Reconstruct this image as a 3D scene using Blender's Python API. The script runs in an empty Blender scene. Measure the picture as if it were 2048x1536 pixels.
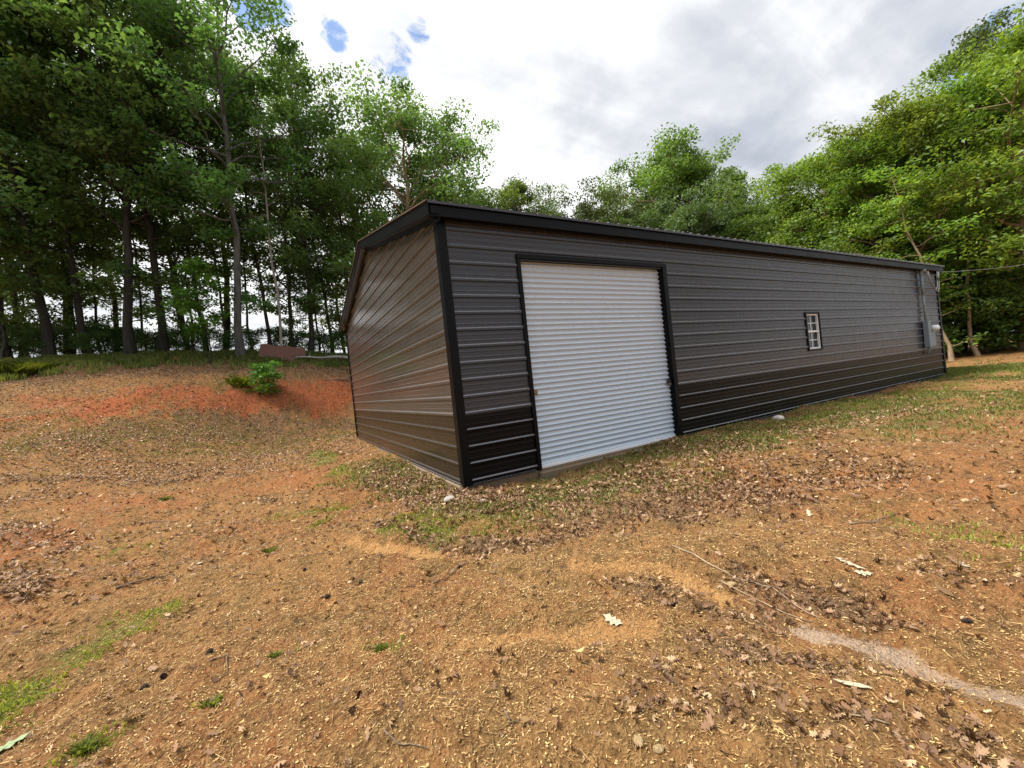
import bpy, math
import numpy as np
from mathutils import Vector, Matrix
R_ = np.random.RandomState
sc = bpy.context.scene
COL = sc.collection

# ------------------------------------------------------------------ camera
F, YAW, PIT, ROLL = 820.37, 1.0644, -0.0038, -0.105
CAM = np.array([-1.9921, -5.1698, 1.2735])
fwd = np.array([math.cos(YAW)*math.cos(PIT), math.sin(YAW)*math.cos(PIT), math.sin(PIT)])
rt0 = np.array([math.sin(YAW), -math.cos(YAW), 0.0]); up0 = np.cross(rt0, fwd)
RT = math.cos(ROLL)*rt0 + math.sin(ROLL)*up0
UP = -math.sin(ROLL)*rt0 + math.cos(ROLL)*up0
cd = bpy.data.cameras.new('camera'); cam = bpy.data.objects.new('camera', cd); COL.objects.link(cam)
cam.matrix_world = Matrix(((RT[0], UP[0], -fwd[0], CAM[0]), (RT[1], UP[1], -fwd[1], CAM[1]),
                           (RT[2], UP[2], -fwd[2], CAM[2]), (0, 0, 0, 1)))
cd.sensor_width = 36; cd.lens = F/2048*36; cd.clip_start = 0.05; cd.clip_end = 2000
sc.camera = cam

# ------------------------------------------------------------------ sky and sun
SUN_AZ, SUN_EL = math.radians(163), math.radians(56)      # azimuth measured from +X towards +Y
sun_dir = Vector((math.cos(SUN_AZ)*math.cos(SUN_EL), math.sin(SUN_AZ)*math.cos(SUN_EL), math.sin(SUN_EL)))
sl = bpy.data.lights.new('sun', 'SUN'); sl.energy = 4.2; sl.angle = math.radians(20); sl.color = (1.0, 0.93, 0.82)
so = bpy.data.objects.new('sun', sl); COL.objects.link(so); so.location = (0, 0, 40)
so.rotation_euler = (-sun_dir).to_track_quat('-Z', 'Y').to_euler()

def pxdir(px, py):
    d = fwd + RT*(px-1024)/F - UP*(py-768)/F
    return d/np.linalg.norm(d)

w = bpy.data.worlds.new('World'); sc.world = w; w.use_nodes = True
nt = w.node_tree; N = nt.nodes; L = nt.links; N.clear()
def nd(tree, t, **k):
    n = tree.nodes.new(t)
    for a, b in k.items():
        if a.startswith('i_'): n.inputs[a[2:].replace('_', ' ')].default_value = b
        else: setattr(n, a, b)
    return n
out = nd(nt, 'ShaderNodeOutputWorld')
sky = nd(nt, 'ShaderNodeTexSky', sky_type='NISHITA', sun_disc=False)
sky.sun_elevation = SUN_EL; sky.sun_rotation = math.radians(90)-SUN_AZ
bg1 = nd(nt, 'ShaderNodeBackground'); bg1.inputs[1].default_value = 0.13; L.new(sky.outputs[0], bg1.inputs[0])
tc = nd(nt, 'ShaderNodeTexCoord')
sep = nd(nt, 'ShaderNodeSeparateXYZ'); L.new(tc.outputs['Generated'], sep.inputs[0])
def wm(op, a, b=None, c=None, tree=nt, clamp=False):
    n = tree.nodes.new('ShaderNodeMath'); n.operation = op; n.use_clamp = clamp
    for i, v in enumerate((a, b, c)):
        if v is None: continue
        if isinstance(v, (int, float)): n.inputs[i].default_value = v
        else: tree.links.new(v, n.inputs[i])
    return n.outputs[0]
zc = wm('ADD', wm('MAXIMUM', sep.outputs[2], 0.0), 0.22)
cx = wm('DIVIDE', sep.outputs[0], zc); cy = wm('DIVIDE', sep.outputs[1], zc)
cmb = nd(nt, 'ShaderNodeCombineXYZ'); L.new(cx, cmb.inputs[0]); L.new(cy, cmb.inputs[1])
mp = nd(nt, 'ShaderNodeMapping'); mp.inputs['Rotation'].default_value = (0, 0, math.radians(-20)); mp.inputs['Scale'].default_value = (0.35, 1.5, 1)
L.new(cmb.outputs[0], mp.inputs[0])
def noise(tree, vec, scale, detail=6, rough=.55, dist=0.0):
    n = tree.nodes.new('ShaderNodeTexNoise'); n.inputs['Scale'].default_value = scale
    n.inputs['Detail'].default_value = detail; n.inputs['Roughness'].default_value = rough
    n.inputs['Distortion'].default_value = dist
    if vec is not None: tree.links.new(vec, n.inputs['Vector'])
    return n.outputs['Fac']
def ramp(tree, fac, stops):
    n = tree.nodes.new('ShaderNodeValToRGB'); e = n.color_ramp.elements
    while len(e) < len(stops): e.new(0.5)
    for el, (p, c) in zip(e, stops):
        el.position = p; el.color = (c, c, c, 1) if isinstance(c, (int, float)) else (*c, 1)
    tree.links.new(fac, n.inputs[0]); return n.outputs[0]
n1 = noise(nt, mp.outputs[0], 1.5, 7, .55, .5)
n2 = noise(nt, cmb.outputs[0], 3.2, 8, .6, .2)
nn = wm('ADD', wm('MULTIPLY', n1, .62), wm('MULTIPLY', n2, .38))
# bright part of the cloud deck round the hidden sun
def dirdot(v):
    d = nd(nt, 'ShaderNodeVectorMath', operation='DOT_PRODUCT'); d.inputs[1].default_value = tuple(v)
    L.new(tc.outputs['Generated'], d.inputs[0]); return d.outputs['Value']
def sstep(v, a, b):
    n = nd(nt, 'ShaderNodeMapRange', interpolation_type='SMOOTHSTEP')
    n.inputs['From Min'].default_value = a; n.inputs['From Max'].default_value = b; L.new(v, n.inputs[0]); return n.outputs[0]
glow = sstep(dirdot(pxdir(560, -120)), 0.55, 0.98)
ncol = wm('ADD', nn, wm('MULTIPLY', glow, .13))
ccol = ramp(nt, ncol, [(0.33, (.23, .255, .30)), (.42, (.31, .33, .37)), (.50, (.405, .42, .445)), (.58, (.54, .545, .555)), (.75, (.78, .78, .77))])
bg2 = nd(nt, 'ShaderNodeBackground'); L.new(ccol, bg2.inputs[0])
L.new(wm('ADD', wm('MULTIPLY', sstep(sep.outputs[2], .62, 1.0), 1.6), 1.0), bg2.inputs[1])      # an overcast sky is brightest overhead; boost above the view added for ambient light
hole = None
hn = noise(nt, tc.outputs['Generated'], 16.0, 7, .65, .5)
for px, py, a in ((655, 52, 1.2), (676, 74, 1.1), (770, 128, 1.7), (788, 104, 1.6), (800, 150, 1.0), (838, 62, 1.1), (500, 8, 1.8), (545, 14, 1.6), (1950, 112, 2.2), (1985, 92, 2.4)):
    c0 = math.cos(math.radians(a*1.5)); c1 = math.cos(math.radians(a*.02))
    h = sstep(dirdot(pxdir(px, py)), c0, c1)
    hole = h if hole is None else wm('MAXIMUM', hole, h)
hm = sstep(wm('ADD', wm('MULTIPLY', hole, .75), wm('MULTIPLY', wm('SUBTRACT', hn, .5), 3.4)), .34, 1.0)
hm = wm('MULTIPLY', hm, sstep(hole, .0, .55))
mx = nd(nt, 'ShaderNodeMixShader'); L.new(hm, mx.inputs[0]); L.new(bg2.outputs[0], mx.inputs[1]); L.new(bg1.outputs[0], mx.inputs[2])
L.new(mx.outputs[0], out.inputs[0])

sc.view_settings.view_transform = 'Standard'; sc.view_settings.look = 'None'
sc.view_settings.exposure = 1.0; sc.view_settings.gamma = 1.0
sc.cycles.max_bounces = 6; sc.cycles.transparent_max_bounces = 6; sc.cycles.transmission_bounces = 4
sc.cycles.diffuse_bounces = 3; sc.cycles.glossy_bounces = 3

# ------------------------------------------------------------------ helpers
def tag(o, label=None, cat=None, group=None, kind=None):
    if label: o['label'] = label
    if cat: o['category'] = cat
    if group: o['group'] = group
    if kind: o['kind'] = kind
    return o
def empty(name, loc, rz=0):
    o = bpy.data.objects.new(name, None); COL.objects.link(o); o.location = loc; o.rotation_euler = (0, 0, rz)
    o.empty_display_size = .2; return o
def add_obj(name, me, parent=None):
    o = bpy.data.objects.new(name, me); COL.objects.link(o)
    if parent is not None: o.parent = parent
    return o
def np_mesh(name, V, Fq, mat, smooth=False, k=None):
    """V (n,3); Fq (m,k) faces of constant size"""
    V = np.asarray(V, np.float32); Fq = np.asarray(Fq, np.int32)
    me = bpy.data.meshes.new(name); m, kk = Fq.shape
    me.vertices.add(len(V)); me.vertices.foreach_set('co', V.ravel())
    me.loops.add(m*kk); me.loops.foreach_set('vertex_index', Fq.ravel())
    me.polygons.add(m); me.polygons.foreach_set('loop_start', np.arange(m, dtype=np.int32)*kk)
    if smooth: me.polygons.foreach_set('use_smooth', np.ones(m, bool))
    me.materials.append(mat); me.update(calc_edges=True); me.validate(); return me
def vattr(me, name, arr):
    a = me.attributes.new(name, 'FLOAT', 'POINT'); a.data.foreach_set('value', np.asarray(arr, np.float32).ravel())

class MB:
    """collects polygons of one part"""
    def __init__(s): s.v = []; s.f = []; s.sm = []
    def add(s, vs, fs, smooth=False):
        o = len(s.v); s.v += [tuple(map(float, v)) for v in vs]; s.f += [tuple(i+o for i in f) for f in fs]; s.sm += [smooth]*len(fs)
    def box(s, x0, x1, y0, y1, z0, z1, b=0.0):
        if b <= 0:
            s.add([(x, y, z) for z in (z0, z1) for y in (y0, y1) for x in (x0, x1)],
                  [(0, 2, 3, 1), (4, 5, 7, 6), (0, 1, 5, 4), (2, 6, 7, 3), (0, 4, 6, 2), (1, 3, 7, 5)]); return
        # chamfered box
        vs = []; P = (x0, x1), (y0, y1), (z0, z1); idx = {}
        for i in (0, 1):
            for j in (0, 1):
                for k in (0, 1):
                    c = [P[0][i], P[1][j], P[2][k]]; sg = [1-2*i, 1-2*j, 1-2*k]
                    for a in range(3):
                        q = [c[t]+(0 if t == a else sg[t]*b) for t in range(3)]
                        idx[i, j, k, a] = len(vs); vs.append(q)
        fs = []
        for a in range(3):
            u, v = [t for t in range(3) if t != a]
            for sgn in (0, 1):
                ring = []
                for (p, q) in ((0, 0), (1, 0), (1, 1), (0, 1)):
                    t = [0, 0, 0]; t[a] = sgn; t[u] = p; t[v] = q; ring.append(idx[t[0], t[1], t[2], a])
                fs.append(ring)
        for a in range(3):
            u, v = [t for t in range(3) if t != a]
            for p in (0, 1):
                for q in (0, 1):
                    t0 = [0, 0, 0]; t0[u] = p; t0[v] = q; t1 = list(t0); t1[a] = 1
                    fs.append([idx[(*t0, u)], idx[(*t0, v)], idx[(*t1, v)], idx[(*t1, u)]])
        for i in (0, 1):
            for j in (0, 1):
                for k in (0, 1): fs.append([idx[i, j, k, 0], idx[i, j, k, 1], idx[i, j, k, 2]])
        s.add(vs, fs)
    def tube(s, pts, rad, n=10, cap=True, smooth=True):
        pts = [Vector(p) for p in pts]; rad = [rad]*len(pts) if isinstance(rad, (int, float)) else rad
        vs = []; fs = []; ref = Vector((0.13, 0.2, .97))
        for i, p in enumerate(pts):
            d = (pts[min(i+1, len(pts)-1)]-pts[max(i-1, 0)]).normalized()
            a = d.cross(ref if abs(d.dot(ref)) < .95 else Vector((1, 0, 0))).normalized(); b = d.cross(a)
            for k in range(n):
                t = 2*math.pi*k/n; vs.append(p+(a*math.cos(t)+b*math.sin(t))*rad[i])
        for i in range(len(pts)-1):
            for k in range(n):
                fs.append((i*n+k, i*n+(k+1) % n, (i+1)*n+(k+1) % n, (i+1)*n+k))
        if cap: fs.append(tuple(range(n))[::-1]); fs.append(tuple((len(pts)-1)*n+k for k in range(n)))
        s.add(vs, fs, smooth)
    def extrude(s, prof, axis, a, b, cap=False):
        """prof: list of (p,q) in the two other axes order; extruded along axis from a to b"""
        def mk(t, p, q):
            return {'x': (t, p, q), 'y': (p, t, q), 'z': (p, q, t)}[axis]
        n = len(prof); vs = [mk(a, *p) for p in prof]+[mk(b, *p) for p in prof]
        s.add(vs, [(i, i+1, n+i+1, n+i) for i in range(n-1)])
        if cap: s.add([mk(a, *p) for p in prof], [tuple(range(n))]); s.add([mk(b, *p) for p in prof], [tuple(range(n))[::-1]])
    def build(s, name, mat, parent=None):
        me = bpy.data.meshes.new(name); me.from_pydata(s.v, [], s.f); me.materials.append(mat)
        me.polygons.foreach_set('use_smooth', s.sm)
        import bmesh
        bm = bmesh.new(); bm.from_mesh(me); bmesh.ops.recalc_face_normals(bm, faces=bm.faces); bm.to_mesh(me); bm.free()
        me.update(); return add_obj(name, me, parent)

# ------------------------------------------------------------------ materials
def mat(name):
    m = bpy.data.materials.new(name); m.use_nodes = True; t = m.node_tree; t.nodes.clear()
    o = t.nodes.new('ShaderNodeOutputMaterial'); p = t.nodes.new('ShaderNodeBsdfPrincipled'); t.links.new(p.outputs[0], o.inputs[0])
    return m, t, p, o
def mixc(t, fac, a, b, mode='MIX'):
    n = t.nodes.new('ShaderNodeMix'); n.data_type = 'RGBA'; n.blend_type = mode
    for i, v in ((0, fac), (6, a), (7, b)):
        if isinstance(v, (int, float)): n.inputs[i].default_value = v
        elif isinstance(v, tuple): n.inputs[i].default_value = (*v, 1)
        else: t.links.new(v, n.inputs[i])
    return n.outputs[2]
def bump(t, p, h, strength=.3, dist=.01):
    b = t.nodes.new('ShaderNodeBump'); b.inputs['Strength'].default_value = strength; b.inputs['Distance'].default_value = dist
    t.links.new(h, b.inputs['Height']); t.links.new(b.outputs[0], p.inputs['Normal'])
def paint(name, col, rough=.35, dirt=.15, metal=0.0, oil=.10, dirtcol=(.25, .17, .1), spec=.5, scale=3.0, rib_highlight=0):
    m, t, p, o = mat(name); c = t.nodes.new('ShaderNodeTexCoord').outputs['Object']
    a = noise(t, c, scale, 8, .6); b = noise(t, c, scale*14, 5, .7)
    f = wm('MULTIPLY', ramp(t, a, [(.45, 0.0), (.75, 1.0)]), dirt, tree=t)
    f2 = wm('ADD', f, wm('MULTIPLY', ramp(t, b, [(.62, 0.0), (.72, 1.0)]), dirt*.35, tree=t), tree=t)
    bc = mixc(t, f2, tuple(col), tuple(dirtcol))
    if rib_highlight:      # sky highlight painted as paler grey on the upward faces of the ribs
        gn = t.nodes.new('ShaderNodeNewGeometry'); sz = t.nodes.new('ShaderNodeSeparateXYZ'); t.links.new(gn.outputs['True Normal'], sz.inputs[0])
        up_ = ramp(t, sz.outputs[2], [(.52, 0.0), (.72, 1.0)]); bc = mixc(t, wm('MULTIPLY', up_, rib_highlight, tree=t), bc, (.42, .42, .44))
    t.links.new(bc, p.inputs['Base Color'])
    r = wm('ADD', wm('MULTIPLY', a, .22, tree=t), rough-.08, tree=t); t.links.new(r, p.inputs['Roughness'])
    p.inputs['Metallic'].default_value = metal; p.inputs['Specular IOR Level'].default_value = spec
    if oil > 0: bump(t, p, noise(t, c, .8, 0, .3), oil, .02)
    return m
M = {}
M['charcoal'] = paint('charcoal_steel', (.031, .033, .041), .24, .01, oil=0, spec=.45, rib_highlight=.40)
M['gable'] = paint('gable_steel', (.050, .043, .038), .13, .03, spec=1.0, oil=.06, rib_highlight=.16)  # same charcoal panel; brown ground reflection worked into its base colour
M['black'] = paint('black_steel', (.003, .003, .004), .26, .004, oil=0, spec=.15, rib_highlight=.36)
M['gable_black'] = paint('gable_wainscot', (.017, .012, .009), .22, .10, oil=0, spec=.5, rib_highlight=.06, dirtcol=(.10, .06, .03))  # black wainscot warmed to brown, imitating the reflected ground
M['trim'] = paint('black_trim', (.002, .0025, .0035), .34, .003, spec=.14)
M['edge'] = paint('brown_roof_edge', (.06, .035, .02), .45, .2)
M['roof'] = paint('roof_steel', (.035, .035, .04), .3, .1)
M['galv'] = paint('white_curtain', (.50, .58, .67), .26, .05, dirtcol=(.35, .3, .22), spec=.5)
M['box'] = paint('grey_enclosure', (.20, .25, .28), .45, .1)
M['pvc'] = paint('white_vinyl', (.75, .77, .8), .35, .04)
M['brass'] = paint('brass_latch', (.30, .22, .10), .4, .3, metal=.8)
M['steel'] = paint('dull_steel', (.12, .11, .10), .45, .3, metal=.7)
M['conc'] = paint('concrete', (.15, .115, .075), .9, .6, dirtcol=(.26, .13, .06), oil=.6, scale=6)
M['rust'] = paint('rusty_sheet', (.13, .055, .04), .8, .5, dirtcol=(.07, .04, .03), oil=.8)
M['cable'] = paint('cable_jacket', (.28, .28, .28), .5, .05)
M['cabled'] = paint('dark_cable', (.05, .05, .05), .5, .05)
m, t, p, o = mat('window_glass'); M['glass'] = m
p.inputs['Base Color'].default_value = (.008, .009, .009, 1); p.inputs['Roughness'].default_value = .06

def leaf_mat(name, c1, c2, c3, trans=.42, rough=.5, objvar=.5):
    m, t, p, o = mat(name)
    at = t.nodes.new('ShaderNodeAttribute'); at.attribute_name = 'rnd'
    r = t.nodes.new('ShaderNodeValToRGB'); e = r.color_ramp.elements; e.new(.5)
    for el, (ps, c) in zip(e, ((0, c1), (.55, c2), (1, c3))): el.position = ps; el.color = (*c, 1)
    t.links.new(at.outputs['Fac'], r.inputs[0])
    oi = t.nodes.new('ShaderNodeObjectInfo')
    hs = t.nodes.new('ShaderNodeHueSaturation')
    t.links.new(wm('ADD', wm('MULTIPLY', oi.outputs['Random'], .035*objvar/.5, tree=t), .5-.0175*objvar/.5, tree=t), hs.inputs['Hue'])
    t.links.new(wm('ADD', wm('MULTIPLY', oi.outputs['Random'], objvar, tree=t), 1-objvar/2, tree=t), hs.inputs['Value'])
    t.links.new(r.outputs[0], hs.inputs['Color'])
    t.links.new(hs.outputs[0], p.inputs['Base Color']); p.inputs['Roughness'].default_value = rough
    p.inputs['Specular IOR Level'].default_value = .35
    if trans > 0:
        tr = t.nodes.new('ShaderNodeBsdfTranslucent')
        t.links.new(mixc(t, 1.0, hs.outputs[0], (1.5, 1.35, .6), 'MULTIPLY'), tr.inputs[0])
        ms = t.nodes.new('ShaderNodeMixShader'); ms.inputs[0].default_value = trans
        t.links.new(p.outputs[0], ms.inputs[1]); t.links.new(tr.outputs[0], ms.inputs[2]); t.links.new(ms.outputs[0], o.inputs[0])
    return m
M['leaf_forest'] = leaf_mat('forest_leaves', (.048, .105, .038), (.095, .185, .065), (.17, .28, .10), .52)  # duller green for the left wood's foliage
M['leaf_yellow'] = leaf_mat('yellow_green_leaves', (.055, .11, .022), (.14, .235, .038), (.27, .37, .07), .45)  # lighter, yellower green for the right wood's foliage
M['leaf_oak'] = leaf_mat('oak_leaves', (.045, .085, .035), (.08, .13, .05), (.13, .19, .08), .35)
M['leaf_mid'] = leaf_mat('mid_green_leaves', (.05, .10, .026), (.10, .18, .045), (.19, .29, .08), .45)
M['leaf_shrub'] = leaf_mat('shrub_leaves', (.05, .13, .02), (.09, .21, .03), (.17, .32, .05), .4, objvar=.2)
M['grass'] = leaf_mat('grass_blades', (.10, .14, .025), (.17, .22, .05), (.30, .28, .11), .3, objvar=0)
M['moss'] = leaf_mat('bright_grass_blades', (.15, .21, .025), (.24, .31, .045), (.36, .38, .10), .3, objvar=0)
M['litter'] = leaf_mat('dead_leaves', (.075, .036, .018), (.235, .135, .075), (.55, .40, .25), .15, .65, objvar=0)
M['chips'] = leaf_mat('straw_and_chips', (.12, .065, .025), (.30, .18, .07), (.60, .43, .19), 0, .7, objvar=0)
M['pale'] = leaf_mat('bleached_leaf', (.40, .34, .24), (.42, .36, .25), (.45, .39, .28), .1, .6, objvar=0)
M['fern'] = leaf_mat('pale_green_leaf', (.26, .33, .18), (.3, .38, .2), (.33, .4, .22), .2, .5, objvar=0)
def bark(name, c1, c2, sc_=6.0):
    m, t, p, o = mat(name); c = t.nodes.new('ShaderNodeTexCoord').outputs['Object']
    mp = t.nodes.new('ShaderNodeMapping'); mp.inputs['Scale'].default_value = (1, 1, .25); t.links.new(c, mp.inputs[0])
    a = noise(t, mp.outputs[0], sc_, 8, .7, .6)
    n = t.nodes.new('ShaderNodeValToRGB'); n.color_ramp.elements[0].position = .35; n.color_ramp.elements[1].position = .68
    n.color_ramp.elements[0].color = (*c1, 1); n.color_ramp.elements[1].color = (*c2, 1); t.links.new(a, n.inputs[0])
    t.links.new(n.outputs[0], p.inputs['Base Color']); p.inputs['Roughness'].default_value = .9; bump(t, p, a, .9, .04); return m
M['bark'] = bark('forest_bark', (.012, .011, .009), (.048, .043, .035))
M['bark_grey'] = bark('grey_bark', (.04, .04, .038), (.13, .13, .12), 8)
M['bark_pale'] = bark('pale_bark', (.16, .15, .14), (.42, .40, .37), 9)
M['bark_tan'] = bark('tan_bark', (.16, .11, .07), (.42, .31, .20), 5)
M['twig'] = bark('twig_bark', (.10, .065, .045), (.26, .19, .13), 20)
M['cone'] = bark('cone_scales', (.035, .022, .018), (.12, .08, .06), 60)
M['stone'] = bark('field_stone', (.22, .20, .18), (.40, .38, .34), 12)
M['stone_y'] = bark('ochre_stone', (.30, .20, .09), (.45, .33, .17), 30)
M['stone_w'] = bark('white_quartz', (.32, .30, .27), (.5, .48, .45), 20)

# ------------------------------------------------------------------ terrain
def at(px, py, depth): return CAM + depth*(fwd + RT*(px-1024)/F - UP*(py-768)/F)
ctrl = [(0, 0, -.13), (1, -.1, -.14), (2.6, 0, -.07), (4.3, 0, -.05), (2.2, -.45, -.10), (3.6, -.45, -.08), (9, 0, -.05), (13, 0, -.05), (18, 0, -.05), (0, 3, -.06), (0, 6, -.03),
        (0, 9.4, 0), (5, 9.8, .2), (12, 9.8, .2), (18, 9.4, .1), (9, 4.5, 0), (-2, -5.2, -.27), (-2, -9, -.32), (2, -5, -.30), (-5, -4, -.25),
        (-2, 2, -.2), (6, -5, -.22), (12, -6, -.15), (20, -6, -.02), (24, 0, .08), (28, 6, .25), (35, -6, .3), (34, -16, .2), (10, -16, -.3), (-10, -14, -.2),
        (8, 16, 1.0), (8, 22, 3.0), (18, 16, .6), (18, 24, 2.0), (28, 16, .6), (-16, -2, 1.4), (-24, 4, 3.6), (-14, -10, .3),
        (-24, -14, 1.2), (12, 45, 1.0), (-14, 42, 1.2), (-34, 24, 1.2), (40, 30, .5), (60, 0, 0), (0, 70, -2), (-60, 10, -1), (-40, 50, -2), (50, 60, -1),
        (0, -50, -.5), (50, -40, 0), (-50, -40, 0), (-14, 30, 3.4), (0, 33, 3.0), (-26, 16, 3.6)]
for c in [(300, 1000, 7.3), (300, 900, 11), (300, 834, 13), (300, 778, 14.4), (300, 738, 17.5), (300, 708, 22),
          (100, 1000, 7.5), (100, 900, 10), (100, 850, 11.5), (100, 800, 13), (100, 745, 16), (100, 716, 20),
          (-60, 1000, 7.5), (-60, 900, 9.5), (-60, 860, 10.5), (-60, 790, 13), (-60, 740, 17), (-60, 722, 20),
          (500, 905, 12.5), (500, 838, 15.3), (500, 775, 16.4), (500, 738, 19), (500, 708, 23),
          (680, 852, 16.5), (680, 826, 17.6), (680, 768, 18.6), (680, 738, 21), (680, 712, 25)]:
    ctrl.append(tuple(at(*c)))
C_ = np.array(ctrl)
def _U(r2): return np.where(r2 > 1e-9, r2*np.log(r2+1e-12), 0)
_n = len(C_); _K = _U(((C_[:, None, :2]-C_[None, :, :2])**2).sum(-1)) + np.eye(_n)*.25
_P = np.c_[np.ones(_n), C_[:, :2]]; _A = np.zeros((_n+3, _n+3)); _A[:_n, :_n] = _K; _A[:_n, _n:] = _P; _A[_n:, :_n] = _P.T
_W = np.linalg.solve(_A, np.r_[C_[:, 2], 0, 0, 0])
rs0 = R_(5)
_ph = [(rs0.uniform(-1, 1, 2)*f, rs0.uniform(0, 6.28), a) for f, a in ((1.2, .02), (2.1, .018), (3.3, .012), (5, .008), (7, .006), (11, .004), (9, .005), (17, .003), (23, .002), (31, .0015)) for _ in range(3)]
def hgt(x, y):
    x = np.atleast_1d(np.asarray(x, float)); y = np.atleast_1d(np.asarray(y, float)); out = np.zeros(x.size)
    xf, yf = x.ravel(), y.ravel()
    for s in range(0, xf.size, 40000):
        a, b = xf[s:s+40000], yf[s:s+40000]
        u = _U((a[:, None]-C_[:, 0])**2+(b[:, None]-C_[:, 1])**2)
        out[s:s+40000] = u@_W[:_n]+_W[_n]+_W[_n+1]*a+_W[_n+2]*b
    r = np.hypot(xf, yf); k = np.clip((r-50)/25, 0, 1); out = np.clip(out*(1-k)-.5*k, -4, 6)
    inside = (xf > -.1) & (yf > -.1) & (xf < 18.2) & (yf < 9.5)
    out = out+sum(a*np.sin(xf*k_[0]*2+yf*k_[1]*2+p) for k_, p, a in _ph)
    out = np.where(inside, np.minimum(out, -.03), out)
    return out.reshape(x.shape)
def gp(px, py):
    """point of the terrain seen in the direction of (px,py)"""
    d = fwd + RT*(px-1024)/F - UP*(py-768)/F
    ts = np.concatenate([np.arange(1, 12, .04), np.arange(12, 60, .15)])
    P = CAM+ts[:, None]*d; h = hgt(P[:, 0], P[:, 1]); i = np.argmax(P[:, 2] < h)
    if P[i, 2] >= h[i]: i = len(ts)-1
    p = P[i].copy(); p[2] = h[i]; return p

def vnoise(x, y, f, seed):
    rs = R_(seed); G = rs.rand(256, 256); xs = (x*f) % 256; ys = (y*f) % 256
    i = np.floor(xs).astype(int) % 256; j = np.floor(ys).astype(int) % 256; u = xs-np.floor(xs); v = ys-np.floor(ys)
    u = u*u*(3-2*u); v = v*v*(3-2*v)
    return (G[i, j]*(1-u)+G[(i+1) % 256, j]*u)*(1-v)+(G[i, (j+1) % 256]*(1-u)+G[(i+1) % 256, (j+1) % 256]*u)*v
def fbm(x, y, f, seed, o=4): return sum(vnoise(x, y, f*2**k, seed+k)*.5**k for k in range(o))/sum(.5**k for k in range(o))
def caps(x, y, lst, ns=0):
    """union of soft capsules with ragged edges, given as ((px,py),(px,py),width,amount)"""
    m = np.zeros_like(x); wob = (fbm(x, y, 1.3, 11+ns)-.5)*1.7+(fbm(x, y, 6, 41+ns)-.5)*1.5+(fbm(x, y, 22, 51+ns, 2)-.5)*.7
    for a, b, wd, am in lst:
        A = gp(*a)[:2]; B = gp(*b)[:2]; d = B-A; l2 = max((d**2).sum(), 1e-6)
        t = np.clip(((x-A[0])*d[0]+(y-A[1])*d[1])/l2, 0, 1)
        r = np.hypot(x-A[0]-t*d[0], y-A[1]-t*d[1])/wd
        m = np.maximum(m, am*np.clip(1.5-r*1.1+wob, 0, 1))
    return m
SAND = [((705, 1080), (745, 1100), .10, 1), ((745, 1100), (900, 1113), .07, 1), ((1150, 1130), (1330, 1140), .09, .8), ((1330, 1140), (1440, 1200), .09, .95), ((1440, 1200), (1640, 1290), .05, .7),
        ((940, 1285), (1300, 1258), .11, .95), ((860, 1300), (1000, 1295), .06, .6), ((690, 990), (640, 1010), .3, .4), ((1640, 1290), (2048, 1500), .05, .8),
        ((230, 1210), (330, 1190), .12, .45), ((1600, 930), (2000, 900), .4, .3), ((1050, 1025), (1120, 1050), .12, .6)]
PALE = [((1600, 1262), (1800, 1325), .07, 1), ((1800, 1325), (2048, 1410), .11, 1)]
CLAY = [((200, 820), (285, 798), 1.0, 1), ((395, 808), (500, 790), .9, 1), ((540, 792), (700, 786), 1.1, 1), ((60, 800), (160, 812), .5, .7), ((0, 840), (100, 836), .4, .9),
        ((300, 790), (360, 800), .3, .8), ((560, 810), (700, 800), .5, .9), ((0, 1080), (160, 1085), .6, .65), ((620, 960), (760, 1010), .6, .55),
        ((150, 1010), (560, 965), 1.1, .55), ((1880, 1200), (2048, 1180), .35, .5), ((1500, 990), (2040, 950), .8, .5), ((0, 1200), (200, 1170), .3, .3), ((120, 860), (180, 850), .4, .6)]
MOSS = [((-20, 1440), (60, 1370), .20, 1), ((60, 1370), (180, 1310), .14, .9), ((150, 1300), (270, 1255), .18, 1), ((240, 1250), (340, 1215), .16, .6), ((400, 1415), (440, 1410), .05, .6), ((740, 1300), (790, 1300), .05, .6), ((540, 1315), (570, 1315), .05, .5), ((150, 1510), (210, 1490), .09, .6),
        ((630, 905), (650, 925), .26, 1), ((680, 940), (720, 950), .22, .8), ((780, 1060), (880, 1075), .16, .9), ((820, 1040), (950, 1050), .2, .6),
        ((220, 1105), (290, 1095), .15, .5), ((1450, 880), (1900, 770), .5, .5), ((1850, 1050), (2040, 1100), .35, .28), ((1880, 742), (2060, 738), 2.0, .6), ((560, 1030), (680, 1020), .2, .6), ((640, 1050), (690, 1020), .12, .6), ((300, 745), (600, 742), .8, .3), ((520, 880), (700, 870), .5, .35),
        ((1900, 750), (2048, 745), .9, .5), ((1200, 960), (1400, 930), .3, .35)]
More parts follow.
